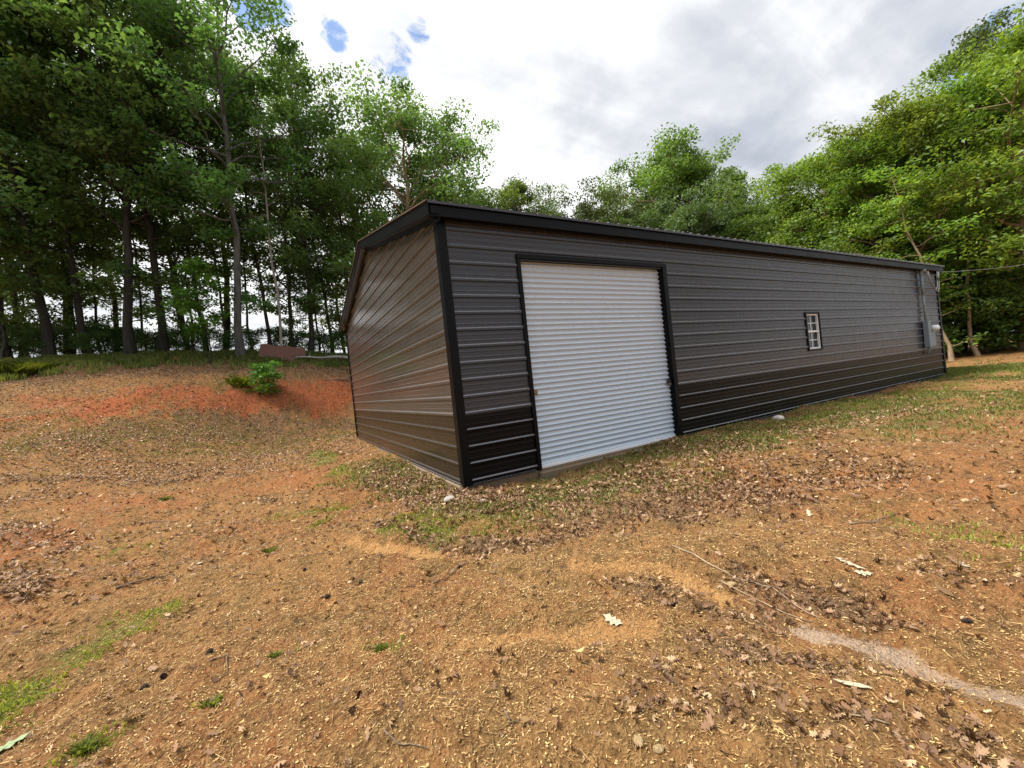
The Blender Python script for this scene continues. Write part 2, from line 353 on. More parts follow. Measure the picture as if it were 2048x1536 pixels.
LEAFY = [((780, 940), (930, 1010), .55, 1), ((760, 1050), (900, 1100), .10, .9), ((950, 1090), (1110, 1080), .2, 1), ((960, 1010), (1300, 960), .5, .9),
         ((1100, 1050), (1500, 990), .5, .85), ((1100, 1010), (1350, 1020), .4, .8), ((1480, 1160), (1720, 1230), .16, .9), ((1250, 1180), (1560, 1260), .14, .8), ((1400, 1290), (1640, 1340), .12, .9),
         ((1700, 1300), (2040, 1420), .09, .6), ((1300, 1380), (1900, 1480), .16, .55), ((100, 880), (680, 850), 1.2, .75), ((50, 760), (690, 748), 1.3, .8),
         ((0, 1000), (350, 950), .6, .55), ((0, 1060), (130, 1100), .3, .7), ((20, 960), (350, 965), .25, .8), ((400, 830), (690, 850), .8, .8), ((1400, 900), (1800, 820), .6, .5),
         ((0, 748), (690, 744), 2.2, .8), ((0, 800), (690, 790), 1.5, .4), ((0, 870), (690, 880), 2.5, .45), ((100, 900), (600, 920), 1.0, .5), ((0, 1150), (60, 1180), .2, .7), ((520, 998), (545, 1002), .09, 1), ((1850, 1150), (2040, 1170), .15, .6), ((1380, 960), (1700, 930), .5, .45)]
GRASSY = [((0, 726), (690, 723), 2.2, 1), ((-200, 728), (0, 728), 2.5, 1), ((150, 870), (690, 868), 2.0, .38), ((10, 755), (60, 750), .8, .8), ((760, 930), (930, 1000), .7, .8), ((960, 1000), (1180, 985), .5, .85), ((1080, 965), (1400, 890), .5, .7), ((1000, 1040), (1060, 1040), .3, .5), ((1150, 1000), (1400, 960), .5, .4),
          ((1400, 890), (1880, 785), .9, .75), ((1700, 850), (2048, 800), 1.2, .6), ((1880, 745), (2060, 738), 3.0, .95), ((1880, 760), (2060, 755), 1.5, .8), ((1600, 860), (1900, 830), .9, .5), ((460, 770), (540, 772), .5, 1)]
# variable-spacing sheet, fine near the viewer and coarse to the horizon
def axis(c, n, s, big):
    u = np.linspace(-1, 1, n); k = 6.2; return c+np.sinh(u*k)/math.sinh(k)*big
GX = axis(-.4, 640, 0, 420); GY = axis(-1.5, 640, 0, 420)
X, Y = np.meshgrid(GX, GY, indexing='ij'); Z = hgt(X, Y)
mS = caps(X, Y, SAND, 0); mP = caps(X, Y, PALE, 3); mC = caps(X, Y, CLAY, 7); mM = caps(X, Y, MOSS, 13); mL = caps(X, Y, LEAFY, 19); mG = caps(X, Y, GRASSY, 23)
Z = Z - .02*mS - .022*mP + .012*mL*fbm(X, Y, 9, 3) + mC*(fbm(X, Y, 2.2, 90)-.5)*.22
def grid_faces(nx, ny):
    i, j = np.meshgrid(np.arange(nx-1), np.arange(ny-1), indexing='ij'); a = (i*ny+j).ravel()
    return np.stack([a, a+ny, a+ny+1, a+1], 1)
m, t, p, o = mat('ground_soil')
co = t.nodes.new('ShaderNodeTexCoord').outputs['Object']
def attr(t, n):
    a = t.nodes.new('ShaderNodeAttribute'); a.attribute_name = n; return a.outputs['Fac']
nA = noise(t, co, .55, 6, .6); nB = noise(t, co, 3.5, 8, .65); nC = noise(t, co, 22, 6, .7); nD = noise(t, co, 75, 5, .75)
vor = t.nodes.new('ShaderNodeTexVoronoi'); vor.inputs['Scale'].default_value = 62; t.links.new(co, vor.inputs['Vector'])
vor2 = t.nodes.new('ShaderNodeTexVoronoi'); vor2.inputs['Scale'].default_value = 24; t.links.new(co, vor2.inputs['Vector'])
base = mixc(t, ramp(t, nA, [(.35, 0.0), (.65, 1.0)]), (.255, .135, .050), (.24, .088, .034))
base = mixc(t, wm('MULTIPLY', ramp(t, nB, [(.42, 0.0), (.62, 1.0)]), .75, tree=t), base, (.085, .056, .020))
base = mixc(t, wm('MULTIPLY', ramp(t, nC, [(.43, 0.0), (.66, 1.0)]), .7, tree=t), base, (.42, .25, .10))
def grow(mk, lo=.35, hi=.75):
    return ramp(t, wm('ADD', wm('MULTIPLY', mk, .8, tree=t), wm('MULTIPLY', wm('SUBTRACT', nC, .5, tree=t), 1.5, tree=t), tree=t), [(lo, 0.0), (hi, 1.0)])
base = mixc(t, wm('MULTIPLY', grow(attr(t, 'leafy')), .8, tree=t), base, mixc(t, nC, (.07, .045, .025), (.21, .135, .080)))
base = mixc(t, wm('MULTIPLY', grow(attr(t, 'grassy')), .8, tree=t), base, mixc(t, nC, (.035, .045, .012), (.13, .13, .035)))
base = mixc(t, grow(attr(t, 'clay')), base, mixc(t, nB, (.27, .060, .022), (.40, .135, .055)))
base = mixc(t, grow(attr(t, 'sand')), base, mixc(t, nB, (.36, .165, .055), (.48, .29, .12)))
base = mixc(t, wm('MULTIPLY', grow(attr(t, 'moss')), .85, tree=t), base, mixc(t, nC, (.075, .09, .015), (.19, .19, .04)))
base = mixc(t, grow(attr(t, 'pale')), base, mixc(t, nC, (.34, .235, .16), (.47, .35, .25)))
spk = ramp(t, nD, [(.58, 0.0), (.66, 1.0)]); base = mixc(t, wm('MULTIPLY', spk, .6, tree=t), base, (.55, .37, .16))
spd = ramp(t, nD, [(.34, 1.0), (.44, 0.0)]); base = mixc(t, wm('MULTIPLY', spd, .75, tree=t), base, (.05, .027, .012))
t.links.new(base, p.inputs['Base Color']); p.inputs['Roughness'].default_value = .95; p.inputs['Specular IOR Level'].default_value = .15
hh = wm('ADD', wm('ADD', wm('MULTIPLY', nB, 2.8, tree=t), nC, tree=t), wm('MULTIPLY', nD, .45, tree=t), tree=t)
hh = wm('ADD', hh, wm('MULTIPLY', vor.outputs['Distance'], -.35, tree=t), tree=t); hh = wm('ADD', hh, wm('MULTIPLY', vor2.outputs['Distance'], -.3, tree=t), tree=t)
bump(t, p, hh, 1.0, .045); M['soil'] = m
gm = np_mesh('ground', np.c_[X.ravel(), Y.ravel(), Z.ravel()], grid_faces(len(GX), len(GY)), M['soil'], True)
for n_, a_ in (('sand', mS), ('pale', mP), ('clay', mC), ('moss', mM), ('leafy', mL), ('grassy', mG)): vattr(gm, n_, a_)
tag(add_obj('ground', gm), kind='structure')
def surf(x, y):
    """height of the built sheet (bilinear)"""
    i = np.clip(np.searchsorted(GX, x)-1, 0, len(GX)-2); j = np.clip(np.searchsorted(GY, y)-1, 0, len(GY)-2)
    u = (x-GX[i])/(GX[i+1]-GX[i]); v = (y-GY[j])/(GY[j+1]-GY[j])
    def S(A): return (A[i, j]*(1-u)+A[i+1, j]*u)*(1-v)+(A[i, j+1]*(1-u)+A[i+1, j+1]*u)*v
    return S
def gz(x, y): return float(surf(np.array([x]), np.array([y]))(Z)[0])

# ------------------------------------------------------------------ steel building
RB = .2286; LEN, WID = 18.06, 9.40; EAVE, RIDGE = 3.70, 4.84; OH = .16
D0, D1, DT = 1.19, 4.30, 3.08; W0, W1, WZ0, WZ1 = 9.10, 9.77, 1.27, 2.22
shed = empty('metal_building', (0, 0, 0))
tag(shed, 'long charcoal ribbed metal building with black wainscot and white roll up door', 'building')
def rib_profile(z0, z1, y0=0.0, sgn=-1):
    """(offset, z) points of horizontal ribbed cladding between two heights"""
    pts = []; k = int(math.floor(z0/RB))-1
    one = [(-.030, 0), (-.013, .019), (.013, .019), (.030, 0), (.062, 0), (.068, .0035), (.082, .0035), (.088, 0), (.140, 0), (.146, .0035), (.160, .0035), (.166, 0)]
    full = []
    for kk in range(k, int(z1/RB)+3):
        for dz, h in one: full.append((kk*RB+dz, h))
    zs = np.array([a for a, b in full]); hs = np.array([b for a, b in full])
    zz = [z0]+[z for z in zs if z0 < z < z1]+[z1]
    return [(y0+sgn*float(np.interp(z, zs, hs)), z) for z in zz]
up = MB(); lo = MB()
WS = 4*RB-.031
def side(mb, x0, x1, z0, z1): mb.extrude(rib_profile(z0, z1), 'x', x0, x1)
side(up, .0, D0, WS, EAVE); side(up, D0, D1, DT-.02, EAVE); side(up, D1, W0, WS, EAVE); side(up, W0, W1, WZ1, EAVE); side(up, W0, W1, WS, WZ0); side(up, W1, LEN, WS, EAVE)
side(lo, 0, D0, -.03, WS); side(lo, D1, LEN, -.03, WS)
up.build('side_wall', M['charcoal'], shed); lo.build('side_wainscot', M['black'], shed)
def gable(xp, sgn, zlo, zhi, mb):
    pr = rib_profile(zlo, zhi, xp, sgn)
    for (a0, z0), (a1, z1) in zip(pr[:-1], pr[1:]):
        def yl(z): return 0 if z <= EAVE else (z-EAVE)/(RIDGE-EAVE)*WID/2
        for s0, s1 in ((yl(z0), WID-yl(z0)),):
            mb.add([(a0, yl(z0), z0), (a0, WID-yl(z0), z0), (a1, WID-yl(z1), z1), (a1, yl(z1), z1)], [(0, 1, 2, 3)])
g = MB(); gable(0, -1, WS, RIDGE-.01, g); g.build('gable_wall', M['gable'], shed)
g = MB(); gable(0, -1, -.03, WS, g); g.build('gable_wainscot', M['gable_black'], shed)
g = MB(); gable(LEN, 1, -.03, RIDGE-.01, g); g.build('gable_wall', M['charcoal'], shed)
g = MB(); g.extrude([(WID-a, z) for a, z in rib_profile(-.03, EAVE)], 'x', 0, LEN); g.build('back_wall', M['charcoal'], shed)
# corner trims: L-shaped caps standing proud of the ribs
for (cx_, cy_, sx, sy) in ((0, 0, 1, 1), (LEN, 0, -1, 1), (0, WID, 1, -1), (LEN, WID, -1, -1)):
    c = MB(); t_ = .026; wd = .10
    P = [(-t_, -t_), (wd, -t_), (wd, -t_+.004), (wd-.004, .0), (0, 0), (0, wd-.004), (-t_+.004, wd), (-t_, wd)]
    poly = [(cx_+sx*a, cy_+sy*b) for a, b in P]
    z0, z1 = -.055, EAVE-.04; n = len(poly)
    c.add([(a, b, z0) for a, b in poly]+[(a, b, z1) for a, b in poly], [(i, (i+1) % n, n+(i+1) % n, n+i) for i in range(n)]+[tuple(range(n)), tuple(range(n, 2*n))])
    c.build('corner_trim', M['trim'], shed)
# base angle: thin lip at the foot of the cladding
b = MB(); b.box(.11, D0-.08, -.022, 0, -.052, -.031); b.box(D1+.05, LEN-.1, -.022, 0, -.052, -.031); b.box(-.022, 0, .11, WID-.1, -.052, -.031)
b.build('base_angle', M['charcoal'], shed)
s = MB(); s.box(-.05, LEN+.05, .012, WID+.05, -.6, -.055, .01); s.box(D0-.02, D1+.02, -.085, .011, -.6, -.085, .01); s.build('concrete_slab', M['conc'], shed)
# roof sheets with ribs running down the slope
sl_ = (RIDGE-EAVE)/(WID/2); TH = .03
def roofz(y): return EAVE+sl_*min(y, WID-y)
r = MB(); xs = []
x = -OH-.02
while x < LEN+OH+.02:
    for dx, h in ((0, 0), (.085, 0), (.098, .016), (.120, .016), (.133, 0)): xs.append((x+dx, h))
    x += .2286
xs = [q for q in xs if q[0] <= LEN+OH+.02]
for ya, yb in ((-OH-.035, WID/2), (WID+OH+.035, WID/2)):
    n = len(xs); vs = [(xx, ya, roofz(ya)+TH+h+.02) for xx, h in xs]+[(xx, yb, roofz(yb)+TH+h+.02) for xx, h in xs]
    r.add(vs, [(i, i+1, n+i+1, n+i) for i in range(n-1)])
    r.add([(xx, ya, roofz(ya)+TH+h+.02) for xx, h in xs]+[(xx, ya+.001, roofz(ya)+.015) for xx, h in xs], [(i, i+1, n+i+1, n+i) for i in range(n-1)])
rf = r.build('roof', M['roof'], shed)
c = MB(); c.add([(-OH-.02, WID/2-.15, RIDGE+.052-.15*sl_), (LEN+OH, WID/2-.15, RIDGE+.052-.15*sl_), (LEN+OH, WID/2, RIDGE+.088), (-OH-.02, WID/2, RIDGE+.088), (LEN+OH, WID/2+.15, RIDGE+.052-.15*sl_), (-OH-.02, WID/2+.15, RIDGE+.052-.15*sl_)], [(0, 1, 2, 3), (3, 2, 4, 5)])
c.build('ridge_cap', M['roof'], rf)
# eave fascia and soffit (near side + far side)
FH = .188
for ys, sg in ((0, -1), (WID, 1)):
    f = MB(); ye = ys+sg*OH; zt = EAVE-sl_*OH+.045
    f.box(-OH, LEN+OH, *sorted((ye, ye-sg*.02)), zt-FH, zt, .004)
    f.box(-OH+.02, LEN+OH-.02, *sorted((ye-sg*.021, ys-sg*-.027)), zt-FH+.02, zt-FH+.032)
    f.build('eave_fascia', M['trim'], shed)
# rake boards and soffits on each gable
for xg, sg in ((0, -1), (LEN, 1)):
    xe = xg+sg*OH
    f = MB(); e_ = MB(); so_ = MB()
    for y0, y1 in ((-OH+.0, WID/2), (WID+OH, WID/2)):
        a, b = roofz(y0), roofz(y1); x0_, x1_ = xe, xe-sg*.02
        def slab(mb, xa, xb, d0, d1):
            vs = [(xx, yy, zz+d) for xx in (xa, xb) for (yy, zz) in ((y0, a), (y1, b)) for d in (d0, d1)]
            mb.add(vs, [(0, 2, 3, 1), (4, 5, 7, 6), (0, 1, 5, 4), (2, 6, 7, 3), (0, 4, 6, 2), (1, 3, 7, 5)])
        slab(f, x0_, x1_, -.13, .045); slab(so_, x1_-sg*.001, xg-sg*.0+sg*.027, -.125, -.112); slab(e_, xe+sg*.024, xe-sg*.03, .0455, .064)
        slab(f, xg+sg*.0265, xg+sg*.020, -.20, -.126)
    f.build('rake_board', M['trim'], shed); so_.build('rake_soffit', M['gable'], shed); e_.build('drip_edge', M['edge'], shed)
# door opening trim
d = MB(); TW = .062
d.box(D0-TW+.03, D0+.03, -.030, .0, -.06, DT+.0, .003); d.box(D1-.05, D1+TW-.01, -.030, .0, -.06, DT, .003)
d.box(D0-TW+.03, D1+TW-.01, -.033, .0, DT+.001, DT+.07, .003)
d.box(D0+.022, D0+.031, .001, .16, -.05, DT); d.box(D1-.053, D1-.044, .001, .16, -.05, DT); d.box(D0, D1, .001, .16, DT-.01, DT+.02)
d.build('door_trim', M['trim'], shed)
door = MB(); PER = .0815; prof = []
z = -.012
while z < DT+.05:
    ph = 2*math.pi*z/PER; prof.append((.085-.015*math.cos(ph)-.003*math.cos(2*ph+.6), z)); z += PER/10
door.extrude(prof, 'x', D0+.03, D1-.05)
for i in range(len(door.sm)): door.sm[i] = True
dr = door.build('roll_up_door', M['galv'], shed)
bb = MB(); bb.box(D0+.035, D1-.055, .055, .11, -.062, -.0125, .006); bb.build('bottom_bar', M['pvc'], dr)
def latch(x, z, s, mt, blk):
    l = MB(); l.box(x-.045, x+.045, .050, .062, z-.035, z+.035, .004); l.box(x-s*.085, x+s*.03, .034, .050, z-.012, z+.012, .004)
    l.tube([(x+s*.01, .03, z+.02), (x+s*.01, .045, z+.02), (x+s*.01, .045, z-.05)], .008, 8)
    if blk: l.box(x-.03, x+.03, .012, .034, z-.085, z-.03, .006); l.tube([(x-.018, .024, z-.03), (x-.018, .024, z+.005), (x+.018, .024, z+.005), (x+.018, .024, z-.03)], .005, 8)
    return l.build('latch', mt, dr)
latch(D0+.095, 1.09, 1, M['brass'], False); latch(D1-.105, 1.0, -1, M['steel'], True)
# window
wn = MB(); e = .045
wn.box(W0-.0, W0+e, -.028, .03, WZ0, WZ1, .003); wn.box(W1-e, W1, -.028, .03, WZ0, WZ1, .003)
wn.box(W0+e, W1-e, -.028, .03, WZ1-e, WZ1, .003); wn.box(W0+e, W1-e, -.028, .03, WZ0, WZ0+e, .003)
wo = wn.build('window', M['trim'], shed)
fr = MB(); a, b2 = W0+e, W1-e; q0, q1 = WZ0+e, WZ1-e; mz = (q0+q1)/2
fr.box(a, a+.035, .0, .05, q0, q1, .003); fr.box(b2-.035, b2, .0, .05, q0, q1, .003); fr.box(a+.035, b2-.035, .002, .05, q0, q0+.04, .003); fr.box(a+.035, b2-.035, .002, .05, q1-.035, q1, .003)
fr.box(a+.035, b2-.035, .004, .05, mz-.022, mz+.022, .003)
fr.build('frame', M['pvc'], wo)
mu = MB(); mc = (a+b2)/2
for z0, z1 in ((q0+.041, mz-.023), (mz+.023, q1-.036)):
    mu.box(mc-.010, mc+.010, .042, .052, z0, z1); zc_ = (z0+z1)/2
    mu.box(a+.036, mc-.0105, .042, .052, zc_-.009, zc_+.009); mu.box(mc+.0105, b2-.036, .042, .052, zc_-.009, zc_+.009)
mu.build('muntin', M['pvc'], wo)
pn = MB(); pn.box(a+.01, b2-.01, .054, .062, q0+.01, q1-.01); pn.build('pane', M['glass'], wo)
# electric service on the far end
XM = 16.45
cn = MB(); cn.tube([(XM, -.075, 1.86), (XM, -.075, 2.75)], .030, 12); cn.tube([(XM, -.075, 2.72), (XM, -.075, 3.36)], .042, 12)
cn.tube([(XM, -.075, 3.36), (XM, -.075, 3.44), (XM, -.11, 3.50), (XM, -.19, 3.47)], [.05, .058, .055, .045], 12)
for zz in (2.15, 2.9): cn.box(XM-.06, XM+.06, -.05, -.02, zz-.02, zz+.02, .003)
cn.build('service_conduit', M['box'], shed)
mb_ = MB(); mb_.box(XM-.12, XM+.10, -.16, -.021, .99, 1.86, .008); mb_.box(XM+.101, XM+.52, -.13, -.021, .99, 1.70, .008); mb_.box(XM+.14, XM+.48, -.142, -.1305, 1.03, 1.45, .004)
mb_.tube([(XM, -.08, .99), (XM, -.08, .85), (XM, -.03, .80)], .03, 10)
mbx = mb_.build('meter_box', M['box'], shed)
mt_ = MB(); mt_.tube([(XM+.31, -.131, 1.60), (XM+.31, -.18, 1.60), (XM+.31, -.27, 1.60), (XM+.31, -.30, 1.60)], [.10, .10, .088, .05], 20); mt_.build('electric_meter', M['pvc'], mbx)
dl = MB(); pts = []
for k in range(15):
    u = k/14; pts.append((XM+.02+u*.95, -.20-.05*math.sin(u*3.14), 3.46-.62*math.sin(u*math.pi)**.8+.02*u))
dl.tube(pts, .012, 8); pts2 = [(a_+.03, b_-.03, c_-.05*math.sin(i/14*3.14)-.02) for i, (a_, b_, c_) in enumerate(pts)]; dl.tube(pts2, .011, 8)
dl.build('drip_loop', M['cable'], shed)
# overhead cable to the right
cb = MB(); A = Vector((XM+.97, -.2, 3.46)); B = Vector(tuple(at(2300, 462, 16))); cp = []
for k in range(25):
    u = k/24; q = A.lerp(B, u); q.z -= .35*4*u*(1-u); cp.append(q)
cb.tube(cp, .0055, 8); tag(cb.build('overhead_cable', M['cable']), 'thin grey overhead power cable running from the building corner into the right trees', 'cable')

# ------------------------------------------------------------------ trees
def tubes_np(paths, n=6):
    V = []; Fc = []; off = 0
    for P, r in paths:
        P = np.asarray(P); r = np.asarray(r); m_ = len(P)
        d = np.gradient(P, axis=0); d /= np.linalg.norm(d, axis=1)[:, None]+1e-9
        ref = np.where(np.abs(d[:, 2:3]) > .9, [[1., 0, 0]], [[0., 0, 1]]); a = np.cross(d, ref); a /= np.linalg.norm(a, axis=1)[:, None]+1e-9; b = np.cross(d, a)
        th = np.arange(n)/n*2*np.pi
        V.append((P[:, None]+r[:, None, None]*(a[:, None]*np.cos(th)[None, :, None]+b[:, None]*np.sin(th)[None, :, None])).reshape(-1, 3))
        i, k = np.meshgrid(np.arange(m_-1), np.arange(n), indexing='ij'); i = i.ravel(); k = k.ravel()
        Fc.append(off+np.stack([i*n+k, i*n+(k+1) % n, (i+1)*n+(k+1) % n, (i+1)*n+k], 1)); off += m_*n
    return np.concatenate(V), np.concatenate(Fc)
def leaves_np(C, size, rs, up=.5, wid=.55):
    n = len(C); nr = rs.normal(size=(n, 3)); nr[:, 2] = np.abs(nr[:, 2])+up; nr /= np.linalg.norm(nr, axis=1)[:, None]
    a = np.cross(nr, rs.normal(size=(n, 3))); a /= np.linalg.norm(a, axis=1)[:, None]; b = np.cross(nr, a)
    s = (size*rs.uniform(.45, 1.55, n))[:, None]
    V = np.stack([C-a*s*.5, C+b*s*wid*.5+nr*s*.12, C+a*s*.5-nr*s*.1, C-b*s*wid*.5+nr*s*.12], 1).reshape(-1, 3)
    return V, np.arange(n*4).reshape(-1, 4)
def make_tree(kind, seed, H, base, Rad, nlimb, nleaf, lsize, trunk_r, shape, bark_m, leaf_m, lean=.03, csp=.55, nsub=5, epicormic=0):
    rs = R_(seed); paths = []; tips = []
    zs = np.linspace(0, H*.97, 14); wob = np.cumsum(rs.normal(0, .09 if kind != 'bare' else .035, (14, 2)), 0)+zs[:, None]*rs.normal(0, lean, 2)
    wob -= wob[0]; T = np.c_[wob, zs]; tr = trunk_r*(1-zs/H*.93)**.85; tr[0] *= 1.45
    paths.append((T, tr))
    for i in range(nlimb):
        u = (i+rs.rand()*.8)/nlimb; z = base+(H*.97-base)*u**.9
        c = np.array([np.interp(z, zs, T[:, 0]), np.interp(z, zs, T[:, 1]), z])
        az = i*2.399+rs.normal(0, .4)
        prof = {'tall': (math.sin(math.pi*min(1, .12+.86*u))**.7), 'round': math.sqrt(max(0, 1-(u*1.02-.35)**2/.45))if u < 1 else .2, 'cone': 1.05-u*.85, 'vase': .35+.65*math.sin(math.pi*u*.85)}[shape]
        ln = max(.6, Rad*prof*rs.uniform(.7, 1.2)); el = math.radians(rs.uniform(5, 35)+35*u)
        dr_ = np.array([math.cos(az)*math.cos(el), math.sin(az)*math.cos(el), math.sin(el)])
        k = np.linspace(0, 1, 6)[:, None]; pth = c+dr_*ln*k+np.array([0, 0, -.10*ln])*k**2+np.cumsum(rs.normal(0, .035*ln, (6, 3)), 0)*(k > 0)
        r0 = min(np.interp(z, zs, tr)*.55, .02+ln*.018); paths.append((pth, r0*(1-.85*k[:, 0])))
        tips.append((pth[-1], ln)); ns = max(2, int(nsub*ln/Rad+1))
        for j in range(ns):
            q = rs.uniform(.35, 1); s0 = pth[0]+0; s0 = np.array([np.interp(q, k[:, 0], pth[:, t_]) for t_ in range(3)])
            d2 = dr_+rs.normal(0, .75, 3); d2[2] = abs(d2[2])*.6-.05; d2 /= np.linalg.norm(d2); l2 = ln*rs.uniform(.22, .42)
            p2 = s0+d2*l2*np.linspace(0, 1, 4)[:, None]; paths.append((p2, r0*.4*(1-.8*np.linspace(0, 1, 4)))); tips.append((p2[-1], ln))
    for j in range(epicormic):
        z = rs.uniform(1.0, base+1); az = rs.uniform(0, 6.28); c = np.array([np.interp(z, zs, T[:, 0]), np.interp(z, zs, T[:, 1]), z])
        l2 = rs.uniform(.7, 2.0); e_ = c+np.array([math.cos(az)*l2, math.sin(az)*l2, .2*l2]); paths.append((np.linspace(c, e_, 4), np.array([.03, .02, .014, .008]))); tips.append((e_, Rad*.5)); tips.append((c*.4+e_*.6, Rad*.4))
    tp = np.array([a for a, _ in tips]); w_ = rs.uniform(.5, 1.5, len(tp)); w_ /= w_.sum()
    idx = rs.choice(len(tp), nleaf, p=w_); sg = csp*rs.uniform(.6, 1.25, len(tp))[idx][:, None]
    dv = rs.normal(0, 1, (nleaf, 3)); dv /= np.linalg.norm(dv, axis=1)[:, None]
    C = tp[idx]+dv*(rs.rand(nleaf)**.42*1.75)[:, None]*sg*np.array([1, 1, .5])
    V, Fc = tubes_np(paths); tm = np_mesh(kind+'_trunk', V, Fc, bark_m, True)
    V, Fc = leaves_np(C, lsize, rs); cm = np_mesh(kind+'_crown', V, Fc, leaf_m)
    tone = rs.uniform(.15, .85, len(tp))[idx]; vattr(cm, 'rnd', np.repeat(np.clip(tone*.6+rs.uniform(0, .4, nleaf), 0, 1), 4))
    return tm, cm
P = {}
def proto(key, *a, **k): P[key] = make_tree(key, *a, **k)
S, B_ = M['leaf_forest'], M['bark']
proto('tallA', 1, 21, 5.0, 4.2, 40, 17000, .21, .19, 'tall', B_, S, csp=.55, nsub=4, epicormic=4)
proto('tallB', 2, 23, 6.0, 4.6, 42, 18000, .21, .21, 'tall', B_, S, csp=.55, nsub=4, epicormic=3)
proto('tallC', 3, 18, 4.5, 3.7, 34, 13000, .20, .15, 'tall', B_, S, csp=.50, nsub=4, epicormic=5)
proto('tallD', 4, 20, 4.5, 3.2, 34, 10500, .20, .12, 'cone', B_, S, csp=.46, nsub=4, epicormic=5)
proto('thin', 5, 16, 4.5, 1.9, 20, 2200, .18, .09, 'tall', B_, S, csp=.38, nsub=3, epicormic=6)
proto('under', 6, 7, 1.2, 2.6, 16, 3600, .16, .07, 'round', B_, M['leaf_mid'], csp=.36, nsub=3)
proto('roundA', 7, 15, 2.5, 5.2, 46, 40000, .18, .26, 'round', M['bark_tan'], M['leaf_yellow'], csp=.60, nsub=6)
proto('roundB', 8, 17, 2.0, 4.6, 46, 36000, .18, .24, 'tall', M['bark_tan'], M['leaf_yellow'], csp=.60, nsub=5)
proto('oak', 9, 13, 3.0, 5.2, 42, 36000, .18, .28, 'round', B_, M['leaf_oak'], csp=.58, nsub=5)
proto('sapling', 10, 4.6, 1.5, 1.15, 16, 2400, .15, .035, 'round', B_, M['leaf_shrub'], csp=.25)
proto('shrub', 11, 1.9, .15, 1.5, 18, 4000, .12, .03, 'round', B_, S, csp=.33)
proto('bare', 12, 17, 7.0, 1.6, 18, 700, .15, .085, 'cone', M['bark_pale'], S, csp=.4, lean=.004)
proto('small', 13, 1.15, .05, .50, 16, 2200, .11, .014, 'round', B_, M['leaf_shrub'], csp=.17)
proto('brush', 14, 3.6, .2, 2.2, 22, 8000, .15, .04, 'round', B_, M['leaf_mid'], csp=.38)
NAME = {'tallA': 'forest_tree', 'tallB': 'forest_tree', 'tallC': 'forest_tree', 'tallD': 'forest_tree', 'thin': 'slender_tree', 'under': 'understory_tree', 'roundA': 'broadleaf_tree', 'roundB': 'broadleaf_tree',
        'oak': 'oak_tree', 'sapling': 'sapling', 'shrub': 'forest_shrub', 'bare': 'bare_trunk_tree', 'small': 'green_bush', 'brush': 'leafy_bush'}
rt_ = R_(77)
LAND = [(-118, 'mostly hidden by the left frame edge'), (-175, 'beyond the left frame edge'), (-60, 'cut by the left frame edge'), (-35, 'just inside the left frame edge'), (10, 'under the far left tree'), (35, 'right of the far left tree'), (60, 'between the two leftmost trunks'), (88, 'left of the second trunk from the left'), (110, 'at the second trunk from the left'), (145, 'right of the second trunk from the left'), (180, 'at the third trunk from the left'), (205, 'right of the third trunk from the left'), (235, 'left of the bluish grey thick trunk'), (270, 'at the bluish grey thick trunk'),
        (300, 'between the bluish grey trunk and the black trunk'), (338, 'at the straight black trunk'), (365, 'right of the straight black trunk'), (392, 'left of the bright sapling'), (445, 'right of the bright sapling'), (480, 'at the thick pale based trunk'), (518, 'left of the rusty sheet'), (545, 'behind the rusty sheet'), (572, 'at the whitish bare trunk'), (605, 'behind the thin end of the fallen log'), (650, 'behind the fallen log'), (690, 'touching the left roof end'), (720, 'behind the gable peak'), (790, 'left of the round topped tree'), (880, 'right of the round topped tree'),
        (1280, 'between the dark oak and the broad light tree'), (1460, 'above the small window, far back'), (1500, 'low above the small window'), (1560, 'low above the roof right of the small window'), (1605, 'at the dip of the tree line'), (1660, 'above the roof left of the meter'), (1760, 'above the meter box, far back'), (1810, 'just above the meter box conduit'), (1850, 'over the building corner'), (1880, 'touching the far building corner'), (1900, 'behind the left leaning tan trunk'), (1928, 'between the two tan trunks'), (1942, 'deep between the two tan trunks'), (1970, 'at the straight tan trunk'), (1992, 'right behind the straight tan trunk'), (2015, 'right of the straight tan trunk'), (2052, 'at the right frame edge'), (2080, 'deep at the right frame edge'), (2110, 'cut by the right frame edge'), (2155, 'beyond the right frame edge'), (2200, 'far beyond the right frame edge')]
_seen = {}
def where(txt, px):
    ph = min(LAND, key=lambda l_: abs(l_[0]-px))[1]; return txt+' '+ph
def plant(key, px, depth, scale=1.0, label=None, group=None, leaf=None, cat='tree', rot=None, sx=None, lean=(0, 0), bk=None, xy=None):
    """a tree at its place on the terrain, given by bearing (image column at eye level) and distance"""
    if xy is None: q = at(px, 768, depth); x_, y_ = q[0], q[1]
    else: x_, y_ = xy
    e_ = empty(NAME[key], (x_, y_, gz(x_, y_)-.06*scale)); tm, cm = P[key]
    e_.scale = ((sx or scale), (sx or scale), scale); e_.rotation_euler = (lean[0], lean[1], rt_.uniform(0, 6.28) if rot is None else rot)
    t1 = add_obj('trunk', tm, e_); c1 = add_obj('crown', cm, e_)
    if leaf: c1.material_slots[0].link = 'OBJECT'; c1.material_slots[0].material = M[leaf]
    if bk: t1.material_slots[0].link = 'OBJECT'; t1.material_slots[0].material = M[bk]
    tag(e_, label, cat, group); return e_
GL = 'tall trees of the dark left wood'
